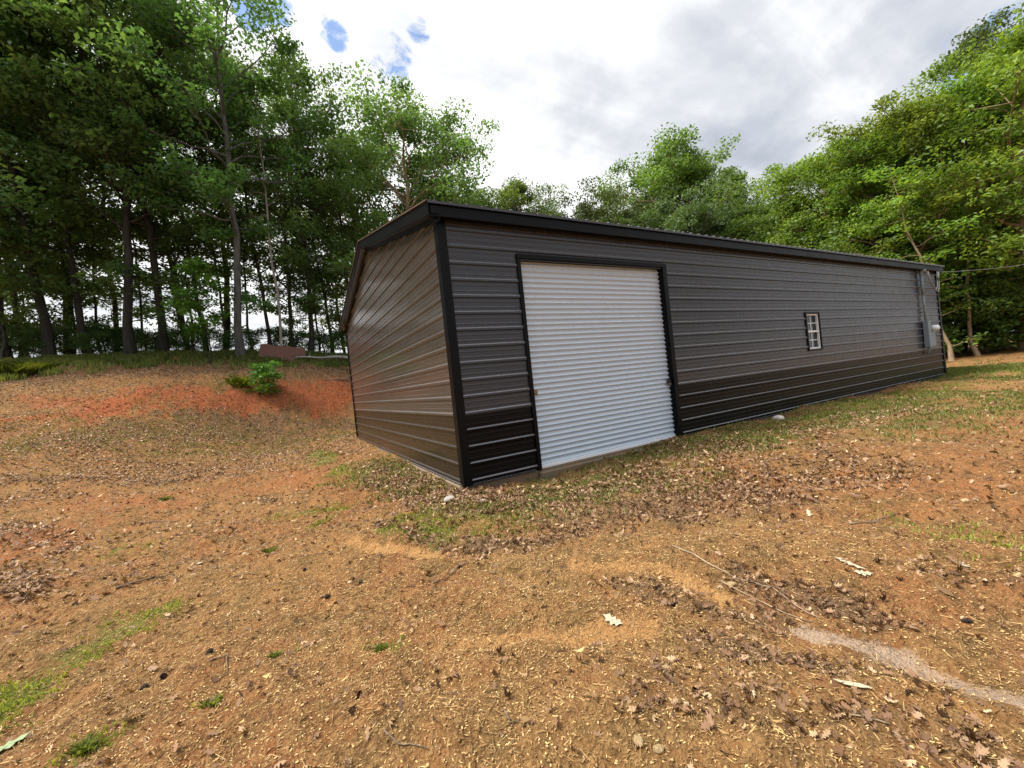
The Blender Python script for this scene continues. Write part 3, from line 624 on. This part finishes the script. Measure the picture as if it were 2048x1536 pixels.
FRONT = [('tallB', 15, 19, 1.0, 'dark tall tree at the far left edge of the wood'),
 ('tallA', 105, 19.5, 1.02, 'dark leafy forest tree second from the left edge of the wood'),
 ('tallC', 185, 20.5, 1.1, 'dark forest tree between the left edge and the leaning thick trunk'),
 ('tallA', 268, 20.0, 1.05, 'thick trunked forest tree with bluish grey bark left of the black trunk'),
 ('tallC', 335, 21.5, 1.22, 'forest tree with a straight black trunk against the bright gap in the wood'),
 ('tallD', 420, 23.5, 1.0, 'slim dark tree standing right behind the bright sapling'),
 ('tallB', 488, 21.0, .92, 'biggest forest tree with a thick pale grey base beside the rusty sheet'),
 ('tallD', 548, 24.0, .88, 'dark slim tree between the thick pale based tree and the white bare trunk'),
 ('tallC', 628, 24.5, .97, 'dark tree just left of the metal building behind the fallen log'),
 ('tallD', 672, 26.5, .84, 'narrow forest tree closest to the left roof end of the building')]
for k_, px, dp, s_, lb in FRONT: plant(k_, px, dp, s_, lb, GL, bk='bark_grey' if px == 488 else None)
plant('bare', 570, 22.5, .98, 'slender whitish bare trunk rising in front of the dark wood', lean=(0, 0), rot=1.0)
plant('sapling', 424, 19.5, 1.0, 'bright green sapling on a thin stem in front of the wood', cat='sapling')
# deeper rows: look alike trees of the same wood
for k_, px, dp, s_ in [('tallC', -60, 17, 1.1), ('tallB', -160, 20, 1), ('tallA', 60, 25, 1.05), ('tallB', 150, 25, 1.05), ('tallC', 232, 27, 1.15), ('tallA', 385, 27, 1.05),
        ('tallB', 455, 28, .98), ('tallA', 590, 30, .80), ('tallB', -130, 25, 1.1), ('tallC', 0, 23, 1.1)]:
    plant(k_, px, dp, s_, where('dark tall tree in the back rows', px), 'back row trees of the left wood')
for k_, px, dp, s_ in [('thin', 45, 21, .8), ('thin', 150, 22, .9), ('thin', 300, 24, .8), ('thin', 375, 24, .8), ('thin', 395, 22, .7), ('thin', 455, 24, .85), ('thin', 515, 25, .8), ('thin', 600, 24, .8), ('thin', 645, 26, .8), ('thin', 215, 23, .9)]:
    plant(k_, px, dp, s_, where('thin dark stemmed tree', px), 'thin stems in the left wood')
for px, dp, s_ in [(10, 18.5, .9), (150, 22, .9), (60, 22, 1.0), (600, 26, .6), (655, 25, .6)]:
    plant('under', px, dp, s_, where('low leafy understory tree', px), 'understory trees of the left wood')
for px, dp, s_ in [(-30, 19.5, 1.1), (30, 20.5, 1.1), (90, 20.8, 1), (140, 20.5, .9), (205, 21.5, 1.0), (240, 22, .8), (300, 22.5, .85), (365, 23, .8), (395, 22.6, .9), (445, 23.5, .8), (520, 24, .8), (570, 24.6, .75), (610, 25, .7), (650, 25.6, .8), (690, 26, .8), (180, 19.8, .7), (60, 19.4, .8), (270, 23.4, .9), (340, 23.6, .8), (480, 24.5, .8)]:
    plant('shrub', px, dp, s_*.72, where('low dark shrub at the wood foot', px), 'shrubs along the foot of the wood', cat='shrub')
# behind the building
BK = [('thin', 715, 27, 1.22, 'tall airy tree top standing above the left roof end', 'leaf_mid'),
 ('tallC', 745, 30, .90, 'dark tree behind the left roof end', None),
 ('roundA', 835, 29, 1.16, 'round topped green tree above the ridge of the building', 'leaf_forest'),
 ('roundA', 925, 33, .95, 'tree sloping down to the right of the round topped tree', 'leaf_mid'),
 ('roundA', 1005, 38, .98, 'small green tree top above the near end of the roof', 'leaf_mid'),
 ('roundB', 1070, 37, .98, 'pointed green tree top beside the open sky gap', 'leaf_mid'),
 ('roundB', 1108, 40, .90, 'far tree top at the edge of the open sky gap', 'leaf_mid'),
 ('oak', 1215, 33, .98, 'dark bluish oak behind the middle of the roof', None),
 ('roundA', 1345, 36, 1.18, 'broad tall light green tree behind the dark oak', 'leaf_mid'),
 ('roundB', 1420, 34, 1.02, 'light green tree between the broad tall tree and the dip', 'leaf_mid'),
 ('oak', 1385, 30, .86, 'small dark tree low behind the roof', None),
 ('roundB', 1490, 33, .88, 'green tree right of the broad tall tree', 'leaf_mid'),
 ('roundA', 1545, 30, .76, 'rounded green tree at the dip of the tree line', 'leaf_mid')]
for k_, px, dp, s_, lb, lf in BK: plant(k_, px, dp, s_, lb, 'trees behind the building', leaf=lf)
for k_, px, dp, s_ in [('tallC', 700, 35, .95), ('tallC', 880, 38, .85), ('under', 790, 30, 1.4), ('oak', 1280, 40, 1.1), ('roundB', 1460, 40, .9), ('roundA', 1600, 36, .74), ('under', 1500, 27, 1.3), ('under', 1560, 26, 1.3)]:
    plant(k_, px, dp, s_, where('far tree behind the building', px), 'filler trees behind the building', leaf='leaf_mid' if k_ != 'oak' else None)
# right hand wood
RT_ = [('roundB', 1630, 25.5, .62, 'bright green tree rising at the left end of the right wood'),
 ('roundA', 1705, 25, .84, 'large yellow green tree over the far end of the roof'),
 ('roundB', 1790, 23, .74, 'yellow green tree above the meter corner of the building'),
 ('roundA', 1880, 22, .86, 'full bright green tree right of the building corner'),
 ('roundB', 1975, 21.5, .80, 'bright tree second from the right edge'),
 ('roundA', 2060, 20, .95, 'tall bright tree at the right edge')]
for k_, px, dp, s_, lb in RT_: plant(k_, px, dp, s_, lb, 'bright trees of the right wood')
plant('tallB', 2045, 28, .98, 'tall darker tree rising highest at the right edge', leaf='leaf_oak')
for k_, px, dp, s_ in [('roundB', 2150, 22, .95), ('roundA', 1760, 29, .84), ('roundB', 1850, 28, .88), ('roundA', 1930, 27, .95), ('tallB', 2100, 28, .85), ('roundB', 2000, 30, .95), ('roundA', 1670, 31, .74), ('tallC', 1900, 33, .9), ('tallC', 2050, 34, .95), ('oak', 1810, 34, 1.0), ('tallA', 2200, 24, .8)]:
    plant(k_, px, dp, s_, where('back row tree of the right wood', px), 'back row trees of the right wood', leaf=None if k_ == 'oak' else 'leaf_mid')
plant('thin', 1908, 19.2, .62, 'tan trunk leaning left beside the building corner', bk='bark_tan', leaf='leaf_yellow', sx=.95, lean=(-.10, -.12), rot=0)
plant('thin', 1962, 19.8, .7, 'tan straight trunk right of the leaning one', bk='bark_tan', leaf='leaf_yellow', sx=.9, rot=2.0)
for px, dp, s_ in [(1880, 21.5, 1.1), (1925, 21.5, 1.05), (1970, 21.8, 1.15), (2015, 21, 1.1), (2060, 20.5, 1.2), (2110, 20, 1.1), (1900, 24, 1.5), (1990, 24, 1.5), (2080, 23, 1.5), (1940, 26, 1.6)]:
    plant('brush', px, dp, s_, where('leafy green bush', px), 'bushes at the foot of the right wood', cat='bush')
# wood round the open sides that the walls and door mirror
for k in range(9):
    a_ = math.radians(180+k*19); rr = 66+(k*7 % 5)
    plant(['roundA', 'roundB', 'tallC', 'oak'][k % 4], 0, 0, 1.0, ['northern', 'tall', 'wide', 'rounded', 'farthest', 'nearest', 'spreading', 'high', 'last'][k]+' broad tree in the clearing edge behind the viewer', 'clearing edge trees', leaf='leaf_mid', xy=(-2+rr*math.cos(a_)*.9, -5+rr*math.sin(a_)))
# bush on the red bank
q = gp(516, 792); plant('small', 0, 0, .85, 'small bright green leafy bush growing on the red clay bank', cat='bush', xy=(q[0], q[1]), rot=.4, sx=.85)

# ------------------------------------------------------------------ ground cover
def scatter(n, rs, dens, xr, yr):
    """n points by rejection from dens(x, y)"""
    out = []; c = 0
    while c < n:
        x_ = rs.uniform(*xr, 200000); y_ = rs.uniform(*yr, 200000); k = rs.rand(200000) < dens(x_, y_)
        inside = (x_ > -.03) & (x_ < LEN+.1) & (y_ > -.03) & (y_ < WID+.1); k &= ~inside
        out.append(np.c_[x_[k], y_[k]]); c += k.sum()
    return np.concatenate(out)[:n]
def dep(x_, y_):
    """distance in front of the viewpoint, and how far outside the seen wedge"""
    return np.hypot(x_-CAM[0], y_-CAM[1])
def S_(A, x_, y_): return surf(x_, y_)(A)
OAK = np.array([(-.5, 0), (-.33, .07), (-.25, .24), (-.12, .10), (.02, .30), (.12, .12), (.27, .25), (.33, .08), (.5, .02), (.36, -.08), (.24, -.25), (.12, -.11), (-.02, -.28), (-.12, -.10), (-.27, -.22), (-.35, -.06)])
OVAL = np.array([(-.5, 0), (-.2, .2), (.2, .2), (.5, 0), (.2, -.2), (-.2, -.2)])
def flat_leaves(P2, size, rs, outline, lift=.01, tilt=.5, curl=.5):
    n = len(P2); k = len(outline); z = S_(Z, P2[:, 0], P2[:, 1])
    C = np.c_[P2, z+lift*rs.uniform(.2, 1.0, n)*2]
    az = rs.uniform(0, 6.28, n); nr = np.c_[rs.normal(0, tilt, (n, 2)), np.ones(n)]; nr /= np.linalg.norm(nr, axis=1)[:, None]
    a = np.c_[np.cos(az), np.sin(az), np.zeros(n)]; a -= nr*(a*nr).sum(1)[:, None]; a /= np.linalg.norm(a, axis=1)[:, None]; b = np.cross(nr, a)
    s = size*rs.uniform(.55, 1.3, n); cu = rs.normal(0, curl, n)
    o_ = outline[None]*s[:, None, None]*np.stack([np.ones(n), rs.uniform(.6, 1.1, n)], 1)[:, None, :]
    hz = cu[:, None]*(outline[None, :, 0]**2+2*outline[None, :, 1]**2)*s[:, None]+rs.normal(0, .04, (n, k))*s[:, None]
    V = C[:, None]+a[:, None]*o_[:, :, :1]+b[:, None]*o_[:, :, 1:]+nr[:, None]*hz[:, :, None]
    V[:, :, 2] = np.maximum(V[:, :, 2], z[:, None]-.004)
    return V.reshape(-1, 3), np.arange(n*k).reshape(-1, k), k
rs = R_(21)
XR, YR = (-14, 24), (-7, 22)
def wedge(x_, y_):
    dx, dy = x_-CAM[0], y_-CAM[1]; f_ = dx*fwd[0]+dy*fwd[1]; l_ = dx*rt0[0]+dy*rt0[1]; return (f_ > -.5) & (np.abs(l_) < 1.55*f_+1.5)
# near litter: lobed leaves
def dn(x_, y_):
    d_ = dep(x_, y_); return np.where(wedge(x_, y_) & (d_ < 7.5), .035+.9*S_(mL, x_, y_)*(.25+fbm(x_, y_, 3, 60)**1.5)-.15*S_(mS, x_, y_)-1.2*S_(mP, x_, y_), 0)
p2 = scatter(15000, rs, dn, (-8, 9), (-7, 4)); V, Fc, k = flat_leaves(p2, .052, rs, OAK, .010, 1.0, 1.9)
me = np_mesh('leaf_litter', V, Fc, M['litter']); vattr(me, 'rnd', np.repeat(rs.beta(1.7, 2.2, len(p2)), k))
tag(add_obj('leaf_litter', me), 'curled dead oak leaves scattered over the near dirt', 'leaf litter', kind='stuff')
def df(x_, y_):
    d_ = dep(x_, y_); return np.where(wedge(x_, y_) & (d_ >= 5.0), (.06+.9*S_(mL, x_, y_)*(.3+fbm(x_, y_, 2, 61)))*np.clip(22/d_**1.2, 0, 1), 0)
p2 = scatter(75000, rs, df, XR, YR); V, Fc, k = flat_leaves(p2, .062, rs, OVAL, .013, .8, 1.6)
me = np_mesh('far_leaf_litter', V, Fc, M['litter']); vattr(me, 'rnd', np.repeat(rs.beta(1.6, 2.2, len(p2)), k))
tag(add_obj('leaf_litter', me), 'pinkish brown dead leaves covering the slope and the ground round the building', 'leaf litter', kind='stuff')
# straw, needles and chips
def dc(x_, y_):
    d_ = dep(x_, y_); return np.where(wedge(x_, y_), np.clip(6/d_**1.7, 0, 1)*(.25+.75*fbm(x_, y_, 2.5, 70))*(1-.45*S_(mS, x_, y_))*(1-.85*np.clip(S_(mP, x_, y_), 0, 1))*(1-.5*S_(mC, x_, y_)), 0)
p2 = scatter(120000, rs, dc, (-9, 12), (-7, 6)); CH = np.array([(-.5, -.22), (.5, -.16), (.46, .2), (-.4, .24)]); V, Fc, k = flat_leaves(p2, .012, rs, CH, .004, .35, .2)
me = np_mesh('wood_chips', V, Fc, M['chips']); vattr(me, 'rnd', np.repeat(rs.beta(1.5, 1.6, len(p2)), k))
tag(add_obj('wood_chips', me), 'tiny pale chips and bark bits strewn over the dirt', 'debris', kind='stuff')
p2 = scatter(26000, rs, dc, (-9, 12), (-7, 6)); ST = np.array([(-.5, -.013), (0, -.018), (.5, -.01), (.5, .01), (0, .018), (-.5, .013)]); V, Fc, k = flat_leaves(p2, .055, rs, ST, .005, .25, .5)
me = np_mesh('pine_straw', V, Fc, M['chips']); vattr(me, 'rnd', np.repeat(rs.beta(1.6, 2.0, len(p2)), k))
tag(add_obj('pine_straw', me), 'thin dry straw and pine needles lying in all directions on the dirt', 'debris', kind='stuff')
# pebbles
OC = np.array([(1, 0, 0), (0, 1, 0), (-1, 0, 0), (0, -1, 0), (0, 0, 1), (0, 0, -1), (.65, .65, .5), (-.6, .7, .4)])
OF = np.array([(0, 6, 4), (6, 1, 4), (1, 7, 4), (7, 2, 4), (2, 3, 4), (3, 0, 4), (0, 1, 6), (1, 2, 7), (1, 0, 5), (2, 1, 5), (3, 2, 5), (0, 3, 5)])
p2 = scatter(14000, rs, dc, (-8, 10), (-7, 5)); n = len(p2); s = (.0028+.008*rs.rand(n)**4)[:, None, None]
V = OC[None]*s*rs.uniform(.6, 1.3, (n, 8, 1))*np.array([1, 1, .7]); th = rs.uniform(0, 6.28, n); cs, sn = np.cos(th)[:, None], np.sin(th)[:, None]
V = np.stack([V[:, :, 0]*cs-V[:, :, 1]*sn, V[:, :, 0]*sn+V[:, :, 1]*cs, V[:, :, 2]], 2)+np.c_[p2, S_(Z, p2[:, 0], p2[:, 1])+s[:, 0, 0]*.3][:, None]
Fc = (np.arange(n)[:, None, None]*8+OF[None]).reshape(-1, 3); me = np_mesh('pebbles', V.reshape(-1, 3), Fc, M['chips']); vattr(me, 'rnd', np.repeat(rs.beta(2, 2, n), 8))
tag(add_obj('gravel', me), 'small ochre pebbles scattered on the near dirt', 'gravel', kind='stuff')
# grass
def blades(P2, h, rs, wd=.006, lean=.5):
    n = len(P2); z = S_(Z, P2[:, 0], P2[:, 1]); hh = h*rs.uniform(.45, 1.3, n); az = rs.uniform(0, 6.28, n); L_ = rs.uniform(.1, 1, n)*lean*hh
    d_ = np.c_[np.cos(az), np.sin(az)]; sd = np.c_[-d_[:, 1], d_[:, 0]]*(wd*rs.uniform(.6, 1.4, n))[:, None]
    B0 = np.c_[P2, z-.005]; mid = np.c_[P2+d_*L_[:, None]*.35, z+hh*.6]; tip = np.c_[P2+d_*L_[:, None], z+hh*.92]
    S3 = np.c_[sd, np.zeros(n)]; V = np.stack([B0-S3, B0+S3, mid+S3*.8, tip, mid-S3*.8], 1).reshape(-1, 3)
    return V, np.arange(n*5).reshape(-1, 5)
def tuft(A_, sd, f_): return lambda x_, y_: np.where(wedge(x_, y_), S_(A_, x_, y_)*np.clip(fbm(x_, y_, f_, sd)*3.2-1.25, 0, 1), 0)
hiG = lambda x_, y_: tuft(mG, 80, 2.5)(x_, y_)*(S_(Z, x_, y_) > 2.9)
loG = lambda x_, y_: np.where(wedge(x_, y_) & (S_(Z, x_, y_) <= 2.9), S_(mG, x_, y_)*np.clip(fbm(x_, y_, 3.5, 81)*3.2-1.0, 0, 1), 0)
for f_, n_, h, wd in ((hiG, 45000, .24, .014), (loG, 60000, .05, .005)):
    q = scatter(n_, rs, f_, XR, YR); V, Fc = blades(q, h, rs, wd, .5 if h > .2 else 1.1); me = np_mesh('grass', V, Fc, M['grass']); vattr(me, 'rnd', np.repeat(rs.beta(1.6, 2, len(q)), 5))
    tag(add_obj('grass', me), 'green grass on the top of the bank below the wood' if h > .2 else 'short sparse grass round the foot of the building', 'grass', kind='stuff')
p2 = scatter(40000, rs, tuft(mM, 85, 4), (-9, 22), (-6, 9)); V, Fc = blades(p2, .028, rs, .0035, 1.0); me = np_mesh('moss', V, Fc, M['moss']); vattr(me, 'rnd', np.repeat(rs.beta(2, 2, len(p2)), 5))
tag(add_obj('grass', me), 'bright yellow green low grass patches on the dirt', 'grass', kind='stuff')

# ------------------------------------------------------------------ single things on the ground
def rock(name, px, py, sz, mt, label, seed, flat=.55, group=None):
    import bmesh
    q = gp(px, py); rs = R_(seed); bm = bmesh.new(); bmesh.ops.create_icosphere(bm, subdivisions=3, radius=1)
    pl = rs.normal(size=(9, 3)); pl /= np.linalg.norm(pl, axis=1)[:, None]
    for v in bm.verts:
        c = np.array(v.co); f_ = min(1, min((.72+.2*rs_)/max(1e-3, c@pp) if c@pp > .3 else 9 for pp, rs_ in zip(pl, rs.rand(9)*0+.5)))
        f_ *= 1+.05*math.sin(c[0]*7+seed)*math.sin(c[1]*6)*math.sin(c[2]*8+1)
        v.co = c*f_*np.array([1, .72, flat])*sz
    me = bpy.data.meshes.new(name); bm.to_mesh(me); bm.free(); me.materials.append(mt)
    for pg in me.polygons: pg.use_smooth = True
    o_ = add_obj(name, me); o_.location = (q[0], q[1], gz(q[0], q[1])+sz*flat*.35); o_.rotation_euler = (0, 0, rs.uniform(0, 6.28)); return tag(o_, label, 'rock', group)
rock('rock', 900, 1003, .085, M['stone'], 'grey rock in the weeds below the near building corner', 1)
rock('rock', 966, 1005, .035, M['stone_w'], 'small white rock right of the grey rock by the near corner', 2)
rock('rock', 1557, 840, .13, M['stone_w'], 'whitish rock beside the wall below the black wainscot', 3)
rock('rock', 1335, 1352, .034, M['stone_y'], 'ochre rock among leaves below the pale oak leaf', 4)
rock('rock', 1280, 1505, .028, M['stone_y'], 'ochre rock at the bottom edge, left one of a pair', 5)
rock('rock', 1318, 1500, .024, M['stone_y'], 'ochre rock at the bottom edge, right one of a pair', 6)
rock('rock', 605, 1255, .018, M['stone_y'], 'little pale stone alone on the middle dirt', 7)
rock('rock', 1465, 1175, .03, M['stone_y'], 'small stone on the rim of the washed channel', 8)
def cone_mesh():
    c = MB(); rs = R_(3)
    prof = [(-.036, .004), (-.030, .013), (-.015, .019), (0, .020), (.015, .016), (.028, .010), (.036, .003)]
    c.tube([(a, 0, 0) for a, _ in prof], [b*.8 for _, b in prof], 10)
    for i in range(11):
        u = i/10; x_ = -.032+.062*u; r_ = np.interp(x_, [a for a, _ in prof], [b for _, b in prof])
        for k in range(8):
            th = 2*math.pi*(k+(i % 2)*.5)/8; dr_ = np.array([0, math.cos(th), math.sin(th)]); tn = np.array([0, -math.sin(th), math.cos(th)]); ax = np.array([1., 0, 0])
            b0 = ax*x_+dr_*r_*.7; tp = ax*(x_+.005)+dr_*(r_*1.35); w_ = .0055*r_/.02
            c.add([b0-tn*w_, b0+tn*w_, tp+tn*w_*.8, tp-tn*w_*.8, ax*(x_+.007)+dr_*r_*.8], [(0, 1, 2, 3), (3, 2, 4)])
    return c
cone0 = cone_mesh().build('pine_cone', M['cone'])
cones = [(655, 1198, 'dark pine cone lying alone in the middle of the dirt'), (1935, 1256, 'pine cone on red soil near the right edge'), (420, 1312, 'dark pine cone near the curved twig at lower left'),
 (328, 1360, 'pine cone left of the tuft at lower left, upper one of two'), (288, 1378, 'pine cone left of the tuft at lower left, lower one of two'), (210, 1160, 'pine cone left of a pair by the long stick'), (230, 1164, 'pine cone next to the left end of the long stick'),
 (305, 1158, 'pine cone touching the long stick'), (722, 1167, 'small dark pine cone right of the middle cone'), (920, 1140, 'pine cone by the short twig below the sandy wash'), (124, 1068, 'dark pine cone at left on the leafy dirt'),
 (460, 1058, 'pine cone on bare dirt below the leaf clump'), (460, 1010, 'pine cone by the thin twig left of the leaf clump'), (150, 1213, 'pine cone at left below the pair'), (595, 1017, 'pine cone right of the leaf clump'),
 (423, 965, 'far pine cone, left of two'), (440, 970, 'far pine cone, right of two'), (610, 1146, 'pale knobbly pine cone in the middle dirt')]
for i, (px, py, lb) in enumerate(cones):
    c = cone0 if i == 0 else cone0.copy()
    if i: COL.objects.link(c)
    q = gp(px, py); s_ = .68 if i < 5 else .55; c.scale = (s_,)*3; c.location = (q[0], q[1], gz(q[0], q[1])+.014*s_); c.rotation_euler = (.3*i, .15, i*1.7+.4)
    tag(c, lb, 'pine cone', 'pine cones on the dirt')
def stick(pxs, r0, label, mt='twig', cat='twig', lift=.006, group='twigs on the ground', name='twig', fork=False):
    pts = []
    P3 = [gp(*q) for q in pxs]
    for a, b in zip(P3[:-1], P3[1:]):
        for k in range(4): pts.append(a+(b-a)*k/4)
    pts.append(P3[-1]); rs = R_(int(pxs[0][0])); pts = [Vector((q[0]+rs.normal(0, r0*.6), q[1]+rs.normal(0, r0*.6), gz(q[0], q[1])+r0*.7+lift)) for q in pts]
    s = MB(); n = len(pts); s.tube(pts, [r0*(1-.55*i/n) for i in range(n)], 7)
    if fork:
        a = pts[n//2]; d_ = (pts[-1]-pts[0])*.22; s.tube([a, a+d_+Vector((d_.y, -d_.x, .05))*.5], [r0*.5, r0*.25], 6)
    return tag(s.build(name, M[mt], None), label, cat, group)
stick([(230, 1182), (290, 1165), (345, 1150)], .009, 'longest brown stick lying at left beside the pine cones', fork=True)
stick([(420, 1324), (455, 1318), (455, 1350), (430, 1360)], .004, 'curved thin twig beside a dark pine cone at lower left')
stick([(278, 1046), (345, 1046), (360, 1044)], .008, 'straight dark stick on the leafy dirt at upper left')
stick([(865, 1168), (915, 1142), (940, 1130)], .005, 'pale twig just below the sandy wash')
stick([(465, 1157), (515, 1157)], .005, 'thin dark twig in the middle left dirt')
stick([(108, 1074), (135, 1066)], .010, 'short thick stick piece at the left')
stick([(1345, 1095), (1400, 1125), (1470, 1165), (1545, 1190), (1640, 1245)], .006, 'long straw coloured stem along the rim of the washed channel', 'bark_tan')
stick([(1440, 1165), (1530, 1215), (1620, 1250)], .005, 'thin stem lying parallel to the long one on the channel rim', 'bark_tan')
stick([(1630, 1000), (1655, 1020), (1672, 1030)], .004, 'small bent twig on the orange dirt at right')
stick([(1700, 1052), (1740, 1048), (1790, 1030)], .007, 'dark forked stick on the dirt at right', fork=True)
stick([(1780, 1460), (1700, 1440), (1640, 1410)], .004, 'pale stem near the lower right corner', 'bark_tan')
stick([(770, 1468), (810, 1495), (860, 1525)], .004, 'dark thin twig at the bottom centre')
stick([(1010, 1425), (1020, 1450), (1050, 1445)], .004, 'short crooked twig at the bottom centre right of the dark one')
def big_leaf(px, py, sz, rot, mt, label, asp=1.0, outline=OAK, name='pale_leaf'):
    q = gp(px, py); c, s = math.cos(rot), math.sin(rot); pts = []
    m_ = MB(); ctr = Vector((q[0], q[1], gz(q[0], q[1])+.014)); n = len(outline); ring = []
    for (u, v) in outline:
        v *= asp; x_ = q[0]+(u*c-v*s)*sz; y_ = q[1]+(u*s+v*c)*sz; ring.append((x_, y_, gz(x_, y_)+.010+.25*sz*(u*u)+.1*sz*abs(v)))
    bot = [(a, b, h-.0015) for a, b, h in ring]
    m_.add([ctr]+ring, [(0, 1+i, 1+(i+1) % n) for i in range(n)]); m_.add([ctr-Vector((0, 0, .0015))]+bot, [(0, 1+(i+1) % n, 1+i) for i in range(n)])
    m_.add(ring+bot, [(i, (i+1) % n, n+(i+1) % n, n+i) for i in range(n)])
    return tag(m_.build(name, M[mt], None), label, 'leaf')
big_leaf(1226, 1241, .13, 2.0, 'pale', 'pale bleached oak leaf lying on the sandy patch')
big_leaf(1706, 1380, .15, 2.2, 'pale', 'long whitish bark strip on the leaves at lower right', .45, OVAL, 'bark_strip')
big_leaf(1700, 1130, .17, 1.9, 'pale', 'pale leaf at right beside the channel, left one', .5)
big_leaf(1728, 1160, .12, 2.4, 'pale', 'pale leaf at right, just below the other pale leaf', .7)
big_leaf(1930, 1135, .12, .3, 'pale', 'pale lobed leaf near the right edge', .8)
big_leaf(1618, 1027, .14, .6, 'pale', 'small pale leaf on the orange dirt at right', .6)
big_leaf(1890, 1195, .12, 1.0, 'chips', 'tan curled leaf near the pine cone at right', .8, OVAL, 'dead_leaf')
big_leaf(20, 1498, .16, .5, 'fern', 'pale green lobed leaf in the lower left corner', .9, name='green_leaf')
big_leaf(400, 1130, .06, .5, 'pale', 'tiny pale leaf on the dirt at left centre', .9)
big_leaf(1475, 970, .14, .2, 'chips', 'tan leaf on the ground in front of the door', .8, OVAL, 'dead_leaf')
# small dark weed tufts
def weed(px, py, h, n, mt, label, seed):
    q = gp(px, py); rs = R_(seed); P2 = np.c_[q[0]+rs.normal(0, h*.55, n), q[1]+rs.normal(0, h*.4, n)]
    V, Fc = blades(P2, h, rs, .0028, 1.6); me = np_mesh('weed_tuft', V, Fc, M[mt]); vattr(me, 'rnd', np.repeat(rs.beta(1.4, 3, n), 5))
    return tag(add_obj('weed_tuft', me), label, 'weed', 'weed tufts on the dirt')
weed(425, 1416, .030, 110, 'grass', 'dark scruffy weed tuft at lower left centre', 1); weed(175, 1505, .034, 160, 'grass', 'wide weed tuft in the lower left corner', 2)
weed(550, 1316, .026, 80, 'grass', 'weed tuft in the middle foreground below the stone', 3); weed(762, 1300, .025, 90, 'grass', 'weed tuft left of the sandy patch', 4)
weed(540, 1105, .04, 80, 'grass', 'tiny weed on bare dirt above the middle cone', 5); weed(330, 1000, .06, 100, 'grass', 'small weed among leaves at upper left', 6)
weed(35, 752, .42, 1500, 'grass', 'big grass clump on the bank top at the far left', 7); weed(480, 774, .22, 500, 'moss', 'grass clump beside the bush on the red bank', 8)
# rusty sheet, fallen log and board on the bank
A = gp(512, 722); B = gp(612, 722); rsf = MB(); d_ = Vector(tuple(B-A)); d_.z = 0; L_ = d_.length; d_.normalize(); nrm = Vector((-d_.y, d_.x, 0)); nx_, nz_ = 22, 8
vs = []
for j in range(nz_+1):
    for i in range(nx_+1):
        u, v = i/nx_, j/nz_; u2 = u*(1-.10*v)+.10*v+.0*v; p_ = Vector(tuple(A))+d_*L_*u2+nrm*(v*.45+.05*math.sin(u*9+v*3)+.03*math.sin(u*21)); p_.z = (A[2]*(1-u2)+B[2]*u2)-.05+v*(.92-.12*u+.03*math.sin(u*14)); vs.append(p_)
n_ = nx_+1; fs = [(j*n_+i, j*n_+i+1, (j+1)*n_+i+1, (j+1)*n_+i) for j in range(nz_) for i in range(nx_)]
o_ = len(vs); vs2 = [q+nrm*.012 for q in vs]; rim = [i for i in range(n_)]+[j*n_+nx_ for j in range(1, nz_+1)]+[nz_*n_+i for i in range(nx_-1, -1, -1)]+[j*n_ for j in range(nz_-1, 0, -1)]
rsf.add(vs+vs2, fs+[tuple(o_+i for i in f[::-1]) for f in fs]+[(rim[i], rim[(i+1) % len(rim)], o_+rim[(i+1) % len(rim)], o_+rim[i]) for i in range(len(rim))], True)
tag(rsf.build('metal_sheet', M['rust'], None), 'rusty brown metal sheet leaning at the foot of the wood', 'metal sheet')
A = Vector(tuple(gp(592, 728))); B = Vector(tuple(gp(712, 728))); A.z += .32; B.z += .36; lg = MB(); pts = [A.lerp(B, k/9)+Vector((0, 0, .03*math.sin(k*1.3))) for k in range(10)]
lg.tube(pts, [.04+.006*k for k in range(10)], 10)
for k, dz in ((2, .2), (6, -.35), (8, -.3)): lg.tube([pts[k], pts[k]+Vector((.05, .05, dz))], [.025, .012], 7)
tag(lg.build('fallen_log', M['bark_pale'], None), 'thin whitish fallen log lying between the rusty sheet and the building', 'log')
A = Vector(tuple(gp(650, 766))); B = Vector(tuple(gp(700, 764))); bd = MB(); bd.tube([A+Vector((0, 0, .05)), (A+B)/2+Vector((0, 0, .08)), B+Vector((0, 0, .05))], [.02, .035, .03], 7)
tag(bd.build('branch', M['twig'], None), 'short dark branch on the rim of the red clay bank', 'branch')
